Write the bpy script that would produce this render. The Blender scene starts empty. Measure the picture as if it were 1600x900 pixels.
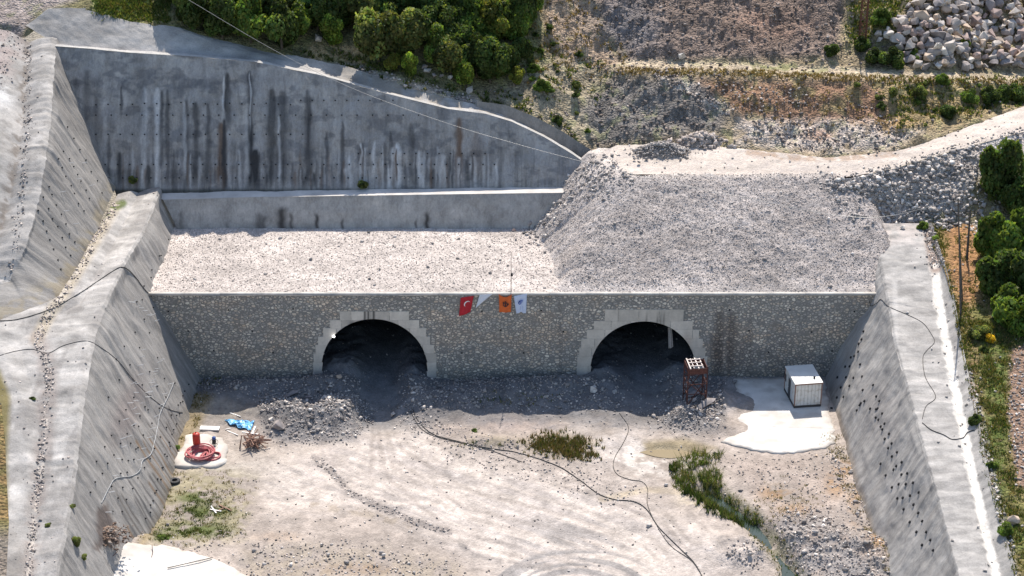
import bpy, bmesh, math, random
import numpy as np
from mathutils import Vector, Matrix
from mathutils.bvhtree import BVHTree
random.seed(7); RNG = np.random.default_rng(7)
S = bpy.context.scene
COL = S.collection
rad = math.radians
# ---------------------------------------------------------------- camera, sky, sun, exposure
CAM = np.array([0.0, -197.13, 107.09]); FPX = 3115.0; TILT = rad(26.0)
cd = bpy.data.cameras.new('camera'); cam = bpy.data.objects.new('camera', cd); COL.objects.link(cam)
cam.location = CAM; cam.rotation_euler = (rad(64.0), 0, 0)
cd.sensor_width = 36; cd.lens = 36*FPX/1600; cd.clip_start = 1; cd.clip_end = 3000
S.camera = cam
SUN_EL, SUN_AZ = rad(52.5), rad(6.0)                  # azimuth clockwise from +Y
w = bpy.data.worlds.new('World'); S.world = w; w.use_nodes = True
wn = w.node_tree; bg = wn.nodes['Background']
sky = wn.nodes.new('ShaderNodeTexSky'); sky.sky_type = 'NISHITA'; sky.sun_disc = False
sky.sun_elevation = SUN_EL; sky.sun_rotation = SUN_AZ; sky.air_density = 1.2; sky.dust_density = 1.2; sky.ozone_density = 1.6
wn.links.new(sky.outputs[0], bg.inputs[0]); bg.inputs[1].default_value = 0.115
sl = bpy.data.lights.new('sun', 'SUN'); sl.energy = 4.3; sl.angle = rad(0.5); sl.color = (1.0, 0.925, 0.825)
sun = bpy.data.objects.new('sun', sl); COL.objects.link(sun)
sd = Vector((math.sin(SUN_AZ)*math.cos(SUN_EL), math.cos(SUN_AZ)*math.cos(SUN_EL), math.sin(SUN_EL)))
sun.rotation_euler = sd.to_track_quat('Z', 'Y').to_euler(); sun.location = (0, 60, 90)
S.view_settings.view_transform = 'Standard'; S.view_settings.look = 'None'
S.view_settings.exposure = 0.56; S.view_settings.gamma = 1.0
# ---------------------------------------------------------------- survey helpers: photo bearing -> world point on a known level / plane
CW = np.array([0, math.cos(TILT), -math.sin(TILT)]); CU = np.array([0, math.sin(TILT), math.cos(TILT)])
def ray(px, py): return CW + np.array([1.0, 0, 0])*(px-800)/FPX - CU*(py-450)/FPX
def Z(px, py, z): r = ray(px, py); return CAM + r*(z-CAM[2])/r[2]
def Y(px, py, y): r = ray(px, py); return CAM + r*(y-CAM[1])/r[1]
def PL(px, py, P, N):
    r = ray(px, py); P = np.array(P, float); N = np.array(N, float); return CAM + r*((P-CAM) @ N)/(r @ N)
def proj(P):
    v = P - CAM; d = v @ CW
    return 800+FPX*v[..., 0]/d, 450-FPX*(v @ CU)/d
# ---------------------------------------------------------------- numpy noise
def _h(i, j, s):
    n = (i.astype(np.int64)*374761393 + j.astype(np.int64)*668265263 + s*1442695041) & 0x7fffffff
    n = ((n ^ (n >> 13))*1274126177) & 0x7fffffff
    return ((n ^ (n >> 16)) & 0xffff)/65535.0
def vn(x, y, s=0):
    i = np.floor(x); j = np.floor(y); u = x-i; v = y-j; u = u*u*(3-2*u); v = v*v*(3-2*v)
    a = _h(i, j, s); b = _h(i+1, j, s); c = _h(i, j+1, s); d = _h(i+1, j+1, s)
    return a+(b-a)*u+(c-a)*v+(a-b-c+d)*u*v
def fbm(x, y, o=4, s=0):
    t = 0; a = 1; n = 0
    for k in range(o):
        t = t+a*vn(x*2**k+17.3*k, y*2**k-9.1*k, s+k*31); n += a; a *= .55
    return t/n
# ---------------------------------------------------------------- scene helpers
def tag(o, label=None, cat=None, group=None, kind=None):
    if label: o['label'] = label
    if cat: o['category'] = cat
    if group: o['group'] = group
    if kind: o['kind'] = kind
    return o
def empty(name, loc, label, cat, group=None, rz=0):
    o = bpy.data.objects.new(name, None); COL.objects.link(o); o.location = loc; o.rotation_euler = (0, 0, rz)
    o.empty_display_size = .5
    return tag(o, label, cat, group)
def link(name, me, m, parent=None):
    o = bpy.data.objects.new(name, me); COL.objects.link(o)
    if m is not None and len(me.materials) == 0: me.materials.append(m)
    if parent: o.parent = parent
    return o
def np_mesh(name, V, Fc, col=None, smooth=False):
    """V (n,3); Fc (m,k) faces of k corners"""
    V = np.asarray(V, np.float32); Fc = np.asarray(Fc, np.int32); k = Fc.shape[1]
    me = bpy.data.meshes.new(name); me.vertices.add(len(V)); me.vertices.foreach_set('co', V.ravel())
    me.loops.add(Fc.size); me.loops.foreach_set('vertex_index', Fc.ravel())
    me.polygons.add(len(Fc)); me.polygons.foreach_set('loop_start', np.arange(len(Fc), dtype=np.int32)*k)
    me.polygons.foreach_set('loop_total', np.full(len(Fc), k, np.int32))
    if smooth: me.polygons.foreach_set('use_smooth', np.ones(len(Fc), bool))
    if col is not None:
        a = me.attributes.new('Col', 'FLOAT_COLOR', 'POINT'); c = np.ones((len(V), 4), np.float32); c[:, :3] = col
        a.data.foreach_set('color', c.ravel())
    me.update(calc_edges=True); me.validate(); return me
def resample(r, t):
    r = np.asarray(r, float); d = np.r_[0, np.cumsum(np.linalg.norm(np.diff(r, axis=0), axis=1))]; d /= d[-1]
    return np.stack([np.interp(t, d, r[:, k]) for k in range(3)], 1)
def grid(rows, nu, nv, smooth=0):
    rows = [np.asarray(r, float) for r in rows]; K = len(rows[0])
    if all(len(r) == K for r in rows):
        L = np.mean([np.r_[0, np.cumsum(np.linalg.norm(np.diff(r, axis=0), axis=1))] for r in rows], axis=0); L /= L[-1]
        t = np.linspace(0, 1, nu); R = np.stack([np.stack([np.interp(t, L, r[:, k]) for k in range(3)], 1) for r in rows])
    else:
        t = np.linspace(0, 1, nu); R = np.stack([resample(r, t) for r in rows])
    D = np.r_[0, np.cumsum(np.linalg.norm(np.diff(R, axis=0), axis=2).mean(1))]; D /= D[-1]
    tv = np.linspace(0, 1, nv); G = np.zeros((nv, nu, 3)); idx = np.clip(np.searchsorted(D, tv, side='right')-1, 0, len(rows)-2)
    f = ((tv-D[idx])/(D[idx+1]-D[idx]))[:, None, None]
    G = R[idx]*(1-f)+R[idx+1]*f
    for _ in range(smooth):
        G[1:-1, 1:-1] = (G[:-2, 1:-1]+G[2:, 1:-1]+G[1:-1, :-2]+G[1:-1, 2:]+G[1:-1, 1:-1]*2)/6
    return G
def gfaces(nv, nu):
    i = np.arange(nv*nu).reshape(nv, nu)
    return np.stack([i[:-1, :-1], i[:-1, 1:], i[1:, 1:], i[1:, :-1]], -1).reshape(-1, 4)
SURF = {}; BV = []
def sheet(name, G, m, colf, parent=None, solid=True):
    nv, nu = G.shape[:2]; V = G.reshape(-1, 3); px, py = proj(V); Fc = gfaces(nv, nu)
    a, b, c = V[Fc[:, 0]], V[Fc[:, 1]], V[Fc[:, 2]]
    if np.cross(b-a, c-a)[:, :].dot(np.array([0, -.5, 1.])).mean() < 0: Fc = Fc[:, ::-1]
    me = np_mesh(name, V, Fc, colf(V, px, py), True); o = link(name, me, m, parent)
    if solid: BV.append(BVHTree.FromPolygons([tuple(v) for v in V], [tuple(int(q) for q in f) for f in Fc]))
    SURF[name] = (V, Fc, px, py)
    return o
def cast(o, d):
    best = None
    for b in BV:
        h = b.ray_cast(Vector(o), Vector(d))
        if h[0] is not None and (best is None or h[3] < best[1]): best = (h[0], h[3], h[1])
    return best
def hit(px, py):
    h = cast(CAM, ray(px, py))
    if h is None: print('MISS', px, py); return Z(px, py, 14.0)
    return np.array(h[0])
def hitn(px, py):
    h = cast(CAM, ray(px, py))
    if h is None: print('MISS', px, py); return Z(px, py, 14.0), np.array([0, 0, 1.])
    n = h[2]; return np.array(h[0]), np.array(n if n.dot(Vector(ray(px, py))) < 0 else -n)
def drop(x, y, top=80):
    h = cast((x, y, top), (0, 0, -1)); return h[0].z if h else 0
# ---- masks and paints (all evaluated on the ground's own points)
def inpoly(px, py, poly):
    r = np.zeros(px.shape, bool); n = len(poly)
    for i in range(n):
        x0, y0 = poly[i]; x1, y1 = poly[(i+1) % n]
        if y0 == y1: continue
        r ^= ((y0 > py) != (y1 > py)) & (px < (x1-x0)*(py-y0)/(y1-y0)+x0)
    return r
def pdist(px, py, pts):
    d = np.full(px.shape, 1e9)
    for (x0, y0), (x1, y1) in zip(pts[:-1], pts[1:]):
        L = (x1-x0)**2+(y1-y0)**2+1e-9; t = np.clip(((px-x0)*(x1-x0)+(py-y0)*(y1-y0))/L, 0, 1)
        d = np.minimum(d, np.hypot(px-x0-t*(x1-x0), py-y0-t*(y1-y0)))
    return d
def ss(a, b, x): t = np.clip((x-a)/(b-a+1e-9), 0, 1); return t*t*(3-2*t)
def mpoly(px, py, poly, soft=8):
    d = pdist(px, py, list(poly)+[poly[0]]); return np.where(inpoly(px, py, poly), ss(-soft, soft, d), ss(-soft, soft, -d))
def mstroke(px, py, pts, wd, soft=.6): return 1-ss(wd*(1-soft), wd*(1+soft), pdist(px, py, pts))
def mblob(px, py, cx, cy, rx, ry, rot=0):
    c, s = math.cos(rad(rot)), math.sin(rad(rot)); u = (px-cx)*c+(py-cy)*s; v = -(px-cx)*s+(py-cy)*c
    return np.exp(-((u/rx)**2+(v/ry)**2)**1.5)
def lay(c, m, col, a=1.0): m = (m*a)[:, None]; return c*(1-m)+np.array(col)*m
def br(V, sc, s, lo=.35, hi=.65, sx=1, sy=1): return ss(lo, hi, fbm(V[:, 0]*sc*sx, V[:, 1]*sc*sy+V[:, 2]*sc, 4, s))
# ---------------------------------------------------------------- materials
def new_mat(name):
    m = bpy.data.materials.new(name); m.use_nodes = True; nt = m.node_tree; return m, nt, nt.nodes['Principled BSDF']
def surf(name, scl=(1, 1, 1), f1=1.0, f2=6.0, con=.35, bump=.3, bd=.05, rough=.92, peb=0, pcon=.35, fine=45, rot=0):
    """attribute colour x grain; scl stretches the grain (streaks), peb = stone grain cells per metre"""
    m, nt, b = new_mat(name); N = nt.nodes; Lk = nt.links
    at = N.new('ShaderNodeAttribute'); at.attribute_name = 'Col'
    tc = N.new('ShaderNodeTexCoord'); mp = N.new('ShaderNodeMapping'); mp.inputs['Scale'].default_value = scl
    mp.inputs['Rotation'].default_value = (0, rad(rot), 0)
    Lk.new(tc.outputs['Object'], mp.inputs[0])
    def noise(f, det, src): n = N.new('ShaderNodeTexNoise'); n.inputs['Scale'].default_value = f; n.inputs['Detail'].default_value = det; n.inputs['Roughness'].default_value = .65; Lk.new(src, n.inputs['Vector']); return n.outputs['Fac']
    def mth(op, a, c, cl=False):
        n = N.new('ShaderNodeMath'); n.operation = op; n.use_clamp = cl
        for i, v in enumerate((a, c)):
            if isinstance(v, (int, float)): n.inputs[i].default_value = v
            else: Lk.new(v, n.inputs[i])
        return n.outputs[0]
    a1 = noise(f1, 6, mp.outputs[0]); a2 = noise(f2, 5, mp.outputs[0]); a3 = noise(fine*.12, 3, tc.outputs['Object'])
    v = mth('ADD', mth('MULTIPLY', a1, .45), mth('ADD', mth('MULTIPLY', a2, .33), mth('MULTIPLY', a3, .22)))
    k = mth('ADD', mth('MULTIPLY', mth('SUBTRACT', v, .5), con*4), 1.0)
    hgt = mth('ADD', a2, mth('MULTIPLY', a1, .6))
    if peb:
        vo = N.new('ShaderNodeTexVoronoi'); vo.inputs['Scale'].default_value = peb; Lk.new(tc.outputs['Object'], vo.inputs['Vector'])
        sp = N.new('ShaderNodeSeparateColor'); Lk.new(vo.outputs['Color'], sp.inputs[0])
        k = mth('MULTIPLY', k, mth('ADD', mth('MULTIPLY', mth('SUBTRACT', sp.outputs[0], .5), pcon*2), 1.0))
        hgt = mth('ADD', hgt, mth('MULTIPLY', mth('SUBTRACT', 1.0, vo.outputs['Distance']), .9))
    vm = N.new('ShaderNodeVectorMath'); vm.operation = 'SCALE'; Lk.new(at.outputs['Color'], vm.inputs[0]); Lk.new(mth('MAXIMUM', k, .12), vm.inputs['Scale'])
    Lk.new(vm.outputs[0], b.inputs['Base Color']); b.inputs['Roughness'].default_value = rough; b.inputs['Specular IOR Level'].default_value = .15
    bp = N.new('ShaderNodeBump'); bp.inputs['Strength'].default_value = bump; bp.inputs['Distance'].default_value = bd
    Lk.new(hgt, bp.inputs['Height']); Lk.new(bp.outputs[0], b.inputs['Normal'])
    return m
def plain(name, c, rough=.6, metal=0, var=.15, f=4.0, bump=0, emit=0, c2=None, thr=.5):
    m, nt, b = new_mat(name); N = nt.nodes; Lk = nt.links
    tc = N.new('ShaderNodeTexCoord'); n = N.new('ShaderNodeTexNoise'); n.inputs['Scale'].default_value = f; n.inputs['Detail'].default_value = 5
    Lk.new(tc.outputs['Object'], n.inputs['Vector'])
    r = N.new('ShaderNodeValToRGB'); r.color_ramp.elements[0].position = max(0, thr-.2); r.color_ramp.elements[1].position = min(1, thr+.2)
    ca = c2 if c2 else tuple(x*(1-var) for x in c); cb = tuple(min(1, x*(1+var)) for x in c)
    r.color_ramp.elements[0].color = (*ca, 1); r.color_ramp.elements[1].color = (*cb, 1)
    Lk.new(n.outputs['Fac'], r.inputs[0]); Lk.new(r.outputs[0], b.inputs['Base Color'])
    b.inputs['Roughness'].default_value = rough; b.inputs['Metallic'].default_value = metal
    if bump:
        bp = N.new('ShaderNodeBump'); bp.inputs['Strength'].default_value = bump; bp.inputs['Distance'].default_value = .05
        Lk.new(n.outputs['Fac'], bp.inputs['Height']); Lk.new(bp.outputs[0], b.inputs['Normal'])
    if emit: b.inputs['Emission Color'].default_value = (1, 1, 1, 1); b.inputs['Emission Strength'].default_value = emit
    return m
M = {}
M['floor'] = surf('pit_ground', f1=.5, f2=4, con=.28, bump=.7, bd=.07, peb=5.5, pcon=.11)
M['gravel'] = surf('gravel_fill', f1=.35, f2=5, con=.26, bump=.7, bd=.08, peb=7, pcon=.28)
M['scree'] = surf('scree', f1=.3, f2=2.2, con=.5, bump=1, bd=.25, peb=3.6, pcon=.3)
M['shot_side'] = surf('sprayed_concrete_side', scl=(.45, 1.9, .36), f1=.9, f2=5.5, con=.50, bump=.8, bd=.07)
M['shot_front'] = surf('sprayed_concrete_front', scl=(1.3, .6, .6), f1=.7, f2=3.6, con=.52, bump=.8, bd=.09)
M['shot_flat'] = surf('sprayed_concrete_bench', scl=(1, 1.3, 1), f1=.5, f2=6, con=.46, bump=.8, bd=.06)
M['slab'] = surf('concrete_slab', f1=.5, f2=3, con=.14, bump=.25, bd=.03)
M['earth'] = surf('hillside_earth', f1=.4, f2=3, con=.5, bump=1, bd=.3, peb=3.0, pcon=.3)
M['rock'] = surf('rock', f1=1.2, f2=5, con=.35, bump=.7, bd=.12)
def attr_leaf(name, trans=.35):
    m, nt, b = new_mat(name); N = nt.nodes; Lk = nt.links
    at = N.new('ShaderNodeAttribute'); at.attribute_name = 'Col'; Lk.new(at.outputs['Color'], b.inputs['Base Color'])
    b.inputs['Roughness'].default_value = .6; b.inputs['Specular IOR Level'].default_value = .25
    t = N.new('ShaderNodeBsdfTranslucent'); mx = N.new('ShaderNodeMixShader'); mx.inputs[0].default_value = trans
    vm = N.new('ShaderNodeVectorMath'); vm.operation = 'MULTIPLY'; vm.inputs[1].default_value = (1.3, 1.3, .6); Lk.new(at.outputs['Color'], vm.inputs[0]); Lk.new(vm.outputs[0], t.inputs[0])
    Lk.new(b.outputs[0], mx.inputs[1]); Lk.new(t.outputs[0], mx.inputs[2]); Lk.new(mx.outputs[0], N['Material Output'].inputs[0])
    return m
M['leaf'] = attr_leaf("foliage", .5); M['blade'] = attr_leaf('grass_blades', .3)
M['bark'] = plain('bark', (.09, .07, .05), .9, f=8, bump=.5)
M['rust'] = plain('rusty_steel', (.16, .065, .045), .8, .2, .3, 9, .3)
M['steel_pale'] = plain('pale_primed_steel', (.55, .48, .45), .6, .1, .2, 8)
M['cable'] = plain('black_cable', (.015, .015, .017), .55, 0, .2, 5)
M['pipe'] = plain('pale_plastic_pipe', (.36, .37, .38), .5, 0, .3, 2.5)
M['hole'] = plain('drain_hole_dark', (.018, .018, .02), .9)
M['nail'] = plain('pale_nail_tube', (.72, .72, .72), .5)
M['wood'] = plain('rusty_brown_steel_bars', (.26, .15, .11), .85, 0, .35, 6, .2)
M['pole'] = plain('weathered_pole', (.10, .085, .075), .85, 0, .3, 5)
M['black'] = plain('black_rubber', (.02, .02, .022), .7, 0, .2, 10)
M['white'] = plain('white_board', (.75, .74, .72), .6, 0, .06, 3)
# ---------------------------------------------------------------- colours (albedo)
SHG = np.array([.315, .30, .285]); SHF = np.array([.19, .18, .168]); PALE = np.array([.53, .475, .44]); GRN = np.array([.10, .13, .035])
ORG = np.array([.30, .18, .085]); GRY = np.array([.24, .225, .215]); DRY = np.array([.33, .25, .14]); BRN = np.array([.23, .155, .115])
# ================================================================ THE LARGE STRUCTURE
def dens(L, n=220):
    L = np.asarray(L, float); t = np.linspace(0, len(L)-1, n); i = np.clip(t.astype(int), 0, len(L)-2); f = (t-i)[:, None]; return L[i]*(1-f)+L[i+1]*f
def rough(L, s, a=.085):
    q = np.arange(len(L)); L = L.copy(); k = L[:, 1]
    for c in range(3): L[:, c] += (fbm(k*1.5, q*0+c*7.0, 5, s)-.5)*a*2*(1.6 if c == 0 else 1)
    return L
# ---- portal wall levels
WT = 10.25
# ---- lower left slope: plane x = -35 - .48 z
NL = (1, 0, .48); PLl = (-35.1, 0, 0)
cl_px = [(252, 312), (225, 365), (195, 415), (170, 470), (150, 525), (140, 580), (131, 640), (124, 700), (118, 760), (105, 830), (92, 900), (70, 1000)]
CL = [PL(x, y, PLl, NL) for x, y in cl_px]; CL[0] = np.array([-41.7, 22.5, 13.7])
CLb = [CL[0]+np.array([-.1, 6, 0.2])]+CL
CLb = rough(dens(CLb), 900); ys = [c[1] for c in CLb]; FL = [np.array([-34.6, y, -1.0]) for y in ys]
def slope_disp(G, n, a1, a2, s, fu=1.0):
    n = np.array(n, float); n /= np.linalg.norm(n); V = G
    d = (fbm(V[..., 1]*.22*fu, V[..., 2]*.25+V[..., 0]*.2, 3, s)-.5)*a1+(fbm(V[..., 1]*1.3, V[..., 2]*1.0+V[..., 0]*.7, 3, s+5)-.5)*a2
    return G+d[..., None]*n*ss(0, .07, np.linspace(0, 1, G.shape[0]))[:, None, None]
def col_left(V, px, py):
    c = np.tile(SHG*.93, (len(V), 1)); n1 = fbm(V[:, 1]*.5, V[:, 2]*.12, 4, 11); n2 = fbm(V[:, 1]*2.5, V[:, 2]*.25, 3, 12)
    c *= (.72+.56*n1)[:, None]*(.8+.4*n2)[:, None]
    c = lay(c, mblob(px, py, 200, 640, 22, 60, 20), (.22, .18, .17), .55)
    c = lay(c, mpoly(px+(n1-.5)*30, py+(n2-.5)*20, [(147, 795), (165, 785), (190, 850), (150, 860)], 4), (.11, .085, .075), .8)
    for k in range(26):                                               # water marks below the weep holes
        y0 = -12-k*1.02+random.uniform(-.3, .3); zt = random.uniform(2.5, 6.5); wdt = random.uniform(.10, .3)
        m = np.exp(-((V[:, 1]-y0+ (zt-V[:, 2])*.03)/wdt)**2)*ss(zt+.1, zt-.5, V[:, 2])*(V[:, 2] < zt)
        c = lay(c, m*(.6+.4*n2), random.choice([(.07, .065, .065), (.08, .07, .06), (.22, .13, .06), (.06, .06, .065)]), .9)
    c = lay(c, ss(1.2, .1, V[:, 2])*ss(-2, -6, V[:, 1]), (.20, .16, .11), .35)
    return c
shot = empty('slope_wall', (-38, -15, 0), 'grey sprayed concrete slope left of the pit with dark streaks and pale nails', 'retaining wall')
def face(parent, G, m, colf, nm='face'):
    o = sheet('face', G, m, colf); o.name = nm; o.parent = parent; o.matrix_parent_inverse = parent.matrix_basis.inverted(); return o
G = slope_disp(grid([CLb, FL], 620, 110), (1, 0, .48), .8, .14, 3)
fl = face(shot, G, M['shot_side'], col_left); SURF['left_face'] = SURF.pop('face')
# ---- right slope: plane x = 35.2 + .48 z
NR = (-1, 0, .48); PRr = (35.2, 0, 0)
cr_px = [(1364, 352), (1372, 400), (1385, 470), (1398, 540), (1425, 640), (1455, 750), (1490, 880), (1518, 980)]
CR = [PL(x, y, PRr, NR) for x, y in cr_px]
CRi = [c.copy() for c in CR]
CR = rough(dens([CR[0]+np.array([0, 7, .5])]+CR), 901); FR = [np.array([34.7, c[1], -1.0]) for c in CR]
def col_right(V, px, py):
    c = np.tile(SHG*1.12, (len(V), 1)); n1 = fbm(V[:, 1]*.4, V[:, 2]*.3, 4, 21); n2 = fbm(V[:, 1]*2.5, V[:, 2]*.3, 3, 22)
    c *= (.72+.56*n1)[:, None]*(.85+.3*n2)[:, None]
    c = lay(c, mblob(px, py, 1370, 640, 30, 60, -20), (.25, .23, .22), .5)
    c = lay(c, ss(.9, .0, V[:, 2])*ss(-4, -9, V[:, 1]), (.27, .18, .10), .4)
    return c
shr = empty('slope_wall', (38, -15, 0), 'grey sprayed concrete slope right of the pit with rows of dark weep holes', 'retaining wall')
G = slope_disp(grid([CR, FR], 520, 100), (-1, 0, .48), .6, .09, 8)
fr = face(shr, G, M['shot_side'], col_right); SURF['right_face'] = SURF.pop('face')
# ---- wall two (low wall behind the gravel)
P2 = Z(560, 357, 10.0); N2 = (0, -1, .5)
W2 = [PL(x, y, P2, N2) for x, y in [(255, 312), (400, 308), (600, 305), (800, 302), (890, 301), (960, 300)]]
Zl = float(np.mean([p[2] for p in W2])); print('ledge z', Zl, 'y', W2[2])
W2b = [PL(px, 400, P2, N2) for px in (268, 405, 600, 795, 880, 950)]
for p in W2b: p += (9.0-p[2])*np.array([0, .5, 1.])
W2b = [np.array([t[0], P2[1]-.5*1, 9.0]) for t in W2]; W2b[0][0] += 2.2
def col_w2(V, px, py):
    c = np.tile(SHF*2.1, (len(V), 1)); n1 = fbm(V[:, 0]*.5, V[:, 2]*.6, 4, 31); c *= (.65+.7*n1)[:, None]
    c = lay(c, br(V, .9, 33, .55, .7), (.30, .28, .26), .35)
    for (x, t, wd, dk) in [(283, 328, 5, .5), (405, 330, 6, .6), (440, 322, 8, .9), (455, 330, 3, .7), (412, 335, 4, .6), (495, 332, 3, .9), (535, 340, 2.5, .8), (650, 342, 2, .7), (667, 330, 3.5, .9), (355, 345, 3, .5), (745, 345, 3, .3), (270, 340, 7, .6)]:
        m = np.exp(-((px-x+np.sin(py*.4)*.8)/wd)**2)*ss(t-2, t+8, py); c = lay(c, m, (.045, .04, .038), dk)
    c = lay(c, ss(312, 304, py)*.6, (.3, .3, .3), .4)
    return c
w2 = empty('retaining_wall', (-15, 18, 9), 'low grey concrete wall running behind the flat gravel', 'retaining wall')
G = grid([W2, W2b], 560, 40); G[..., 1] += (fbm(G[..., 0]*.5, G[..., 2]*.6, 3, 35)-.5)*.25
face(w2, G, M['shot_front'], col_w2); SURF['wall2'] = SURF.pop('face')
# ---- wall three (high stained wall)
P3 = Z(500, 297.5, Zl); N3 = (.012, -1, .66)
w3t = [(86, 72), (140, 76), (200, 82), (300, 88), (400, 97), (500, 117), (600, 145), (700, 170), (760, 178), (800, 190), (850, 214), (895, 241), (916, 256)]
T3 = [PL(x, y, P3, N3) for x, y in w3t]
B3 = [PL(x, 301-.013*(x-180), P3, N3) for x in np.interp(np.linspace(0, 1, 13), np.linspace(0, 1, 13), [184, 222, 265, 345, 430, 515, 600, 690, 750, 792, 835, 885, 935])]
for p in B3: p += np.array([0, -.66*.6, -.6])
print('wall3 top', T3[0], T3[-1], 'base', B3[0])
HOLES3 = []
streaks = []
def col_w3(V, px, py):
    n1 = fbm(V[:, 0]*.25, V[:, 2]*.3, 4, 41); n2 = fbm(V[:, 0]*2.0, V[:, 2]*.18, 4, 42); n3 = fbm(V[:, 0]*.9, V[:, 2]*.9, 4, 43)
    c = np.tile(SHF*1.75, (len(V), 1)); c *= (.40+.8*n1+.45*n3)[:, None]*(.75+.5*n2)[:, None]
    n4 = fbm(V[:, 0]*.5+3, V[:, 2]*1.1, 4, 47); c = lay(c, ss(.52, .66, n4), (.12, .125, .14), .5); c = lay(c, ss(.5, .36, n4), (.33, .33, .34), .35)
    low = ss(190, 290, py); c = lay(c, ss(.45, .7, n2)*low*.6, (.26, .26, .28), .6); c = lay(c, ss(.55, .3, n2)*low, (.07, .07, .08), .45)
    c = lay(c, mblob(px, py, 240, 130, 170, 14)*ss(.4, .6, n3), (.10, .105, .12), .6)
    def st(x, t, b, wd, col, a, wig=1.0):
        nonlocal c
        xc = x+wig*(fbm(py*.05, py*0+x, 2, 5)-.5)*4
        wv = wd*(.6+.5*ss(t, t+22, py))*(.75+.6*vn(py*.09, py*0+x*3, 8)); m = np.exp(-np.abs((px-xc)/wv)**2.5)*ss(t-1.5, t+5, py)*ss(b+14, b-20, py)
        c = lay(c, np.clip(m*(.45+1.1*n2), 0, 1), col, a)
    dk, lt, bw = (.05, .05, .052), (.62, .61, .60), (.16, .11, .08)
    for x, t, b, wd, k, a in [(136, 108, 200, 6, 0, .5), (118, 120, 190, 4, 0, .4), (190, 133, 180, 2, 0, .7), (225, 135, 300, 4.5, 1, .9), (221, 135, 300, 8, 0, .35), (246, 136, 300, 4.5, 1, 1), (252, 140, 260, 3, 0, .7), (262, 138, 290, 3, 0, .6),
                           (290, 155, 300, 5, 0, .6), (289, 158, 280, 2.5, 1, .5), (306, 158, 290, 5, 0, .75), (325, 160, 290, 3.5, 0, .6), (355, 112, 200, 5, 0, .9), (349, 118, 180, 1.6, 1, .7), (346, 190, 297, 6, 2, .9), (350, 185, 297, 3, 0, .9), (358, 200, 290, 3, 1, .3),
                           (391, 109, 297, 4.5, 0, .95), (391, 112, 200, 1.3, 1, .8), (400, 232, 296, 6, 0, 1), (386, 160, 290, 3, 1, .35), (424, 137, 290, 6, 0, .75), (441, 140, 290, 7, 0, .65), (436, 180, 290, 2, 1, .6), (481, 139, 292, 5, 0, .9), (482, 140, 150, 3, 1, .3), (535, 188, 290, 2.5, 0, .7),
                           (186, 236, 294, 4, 0, .9), (204, 262, 294, 9, 0, .5), (232, 256, 296, 4, 0, .95), (469, 260, 296, 4, 0, .9), (490, 268, 294, 4, 0, .8), (510, 205, 250, 3, 0, .6), (565, 220, 290, 4, 0, .6), (564, 222, 290, 2, 1, .9), (584, 220, 280, 3, 1, .8), (601, 220, 285, 3, 0, .5), (610, 205, 260, 3, 0, .6),
                           (620, 222, 294, 6, 1, 1), (620, 232, 285, 1.2, 2, .9), (643, 190, 292, 4, 0, .5), (656, 235, 292, 3, 1, .7), (666, 242, 292, 3, 0, .7), (683, 242, 292, 4, 1, .5), (684, 240, 292, 2, 0, .8), (693, 240, 292, 4, 1, .6), (703, 240, 290, 3, 0, .7), (718, 182, 292, 5, 2, .95), (718, 244, 292, 4, 1, .6),
                           (740, 243, 292, 5, 1, .8), (738, 240, 292, 2, 0, .8), (757, 242, 290, 3, 1, .5), (745, 205, 270, 8, 2, .4), (776, 258, 290, 2, 1, .4), (675, 262, 292, 5, 0, .8), (540, 262, 292, 4, 1, .6), (534, 262, 294, 4, 0, .6), (150, 150, 270, 5, 0, .5), (165, 180, 290, 3, 1, .25), (170, 210, 290, 3, 0, .5)]:
        st(x, t, b, wd, (dk, lt, bw)[k], a)
    for k in range(90):
        x = random.uniform(190, 780); t = random.uniform(225, 275); st(x, t, 298, random.uniform(1, 3), random.choice([dk, dk, lt, bw]), random.uniform(.2, .6))
    for k in range(30):
        x = random.uniform(130, 700); t = random.uniform(115, 200); st(x, t, t+random.uniform(20, 80), random.uniform(1.5, 4), dk, random.uniform(.1, .35))
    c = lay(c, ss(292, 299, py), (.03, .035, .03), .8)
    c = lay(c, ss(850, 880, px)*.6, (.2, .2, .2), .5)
    return c
w3 = empty('retaining_wall', (-20, 22, Zl), 'tall dark grey concrete wall streaked with water stains, under the wood', 'retaining wall')
G = grid([T3, B3], 760, 170); G[..., 1] += (fbm(G[..., 0]*.35, G[..., 2]*.35, 3, 45)-.5)*.5+(fbm(G[..., 0]*1.6, G[..., 2]*.5, 3, 46)-.5)*.12
nose = ss(4, 13, G[..., 0]); G[..., 1] += nose*0
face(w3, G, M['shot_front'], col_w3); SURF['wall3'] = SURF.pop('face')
# ledge between the two walls
def flatcol(base, s, a=.3, k=.6):
    def f(V, px, py):
        c = np.tile(np.array(base), (len(V), 1)); n = fbm(V[:, 0]*k, V[:, 1]*k+V[:, 2]*k, 5, s); return c*(1-a+2*a*n)[:, None]
    return f
Lr = [p.copy() for p in W2]; Lb = [PL(x, 301-.013*(x-180), P3, N3)+np.array([0, .4, 0]) for x in (210, 400, 600, 800, 890, 960)]
tag(sheet('ledge', grid([Lb, Lr], 300, 12), M['slab'], flatcol((.55, .52, .49), 3)), kind='structure')
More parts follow.
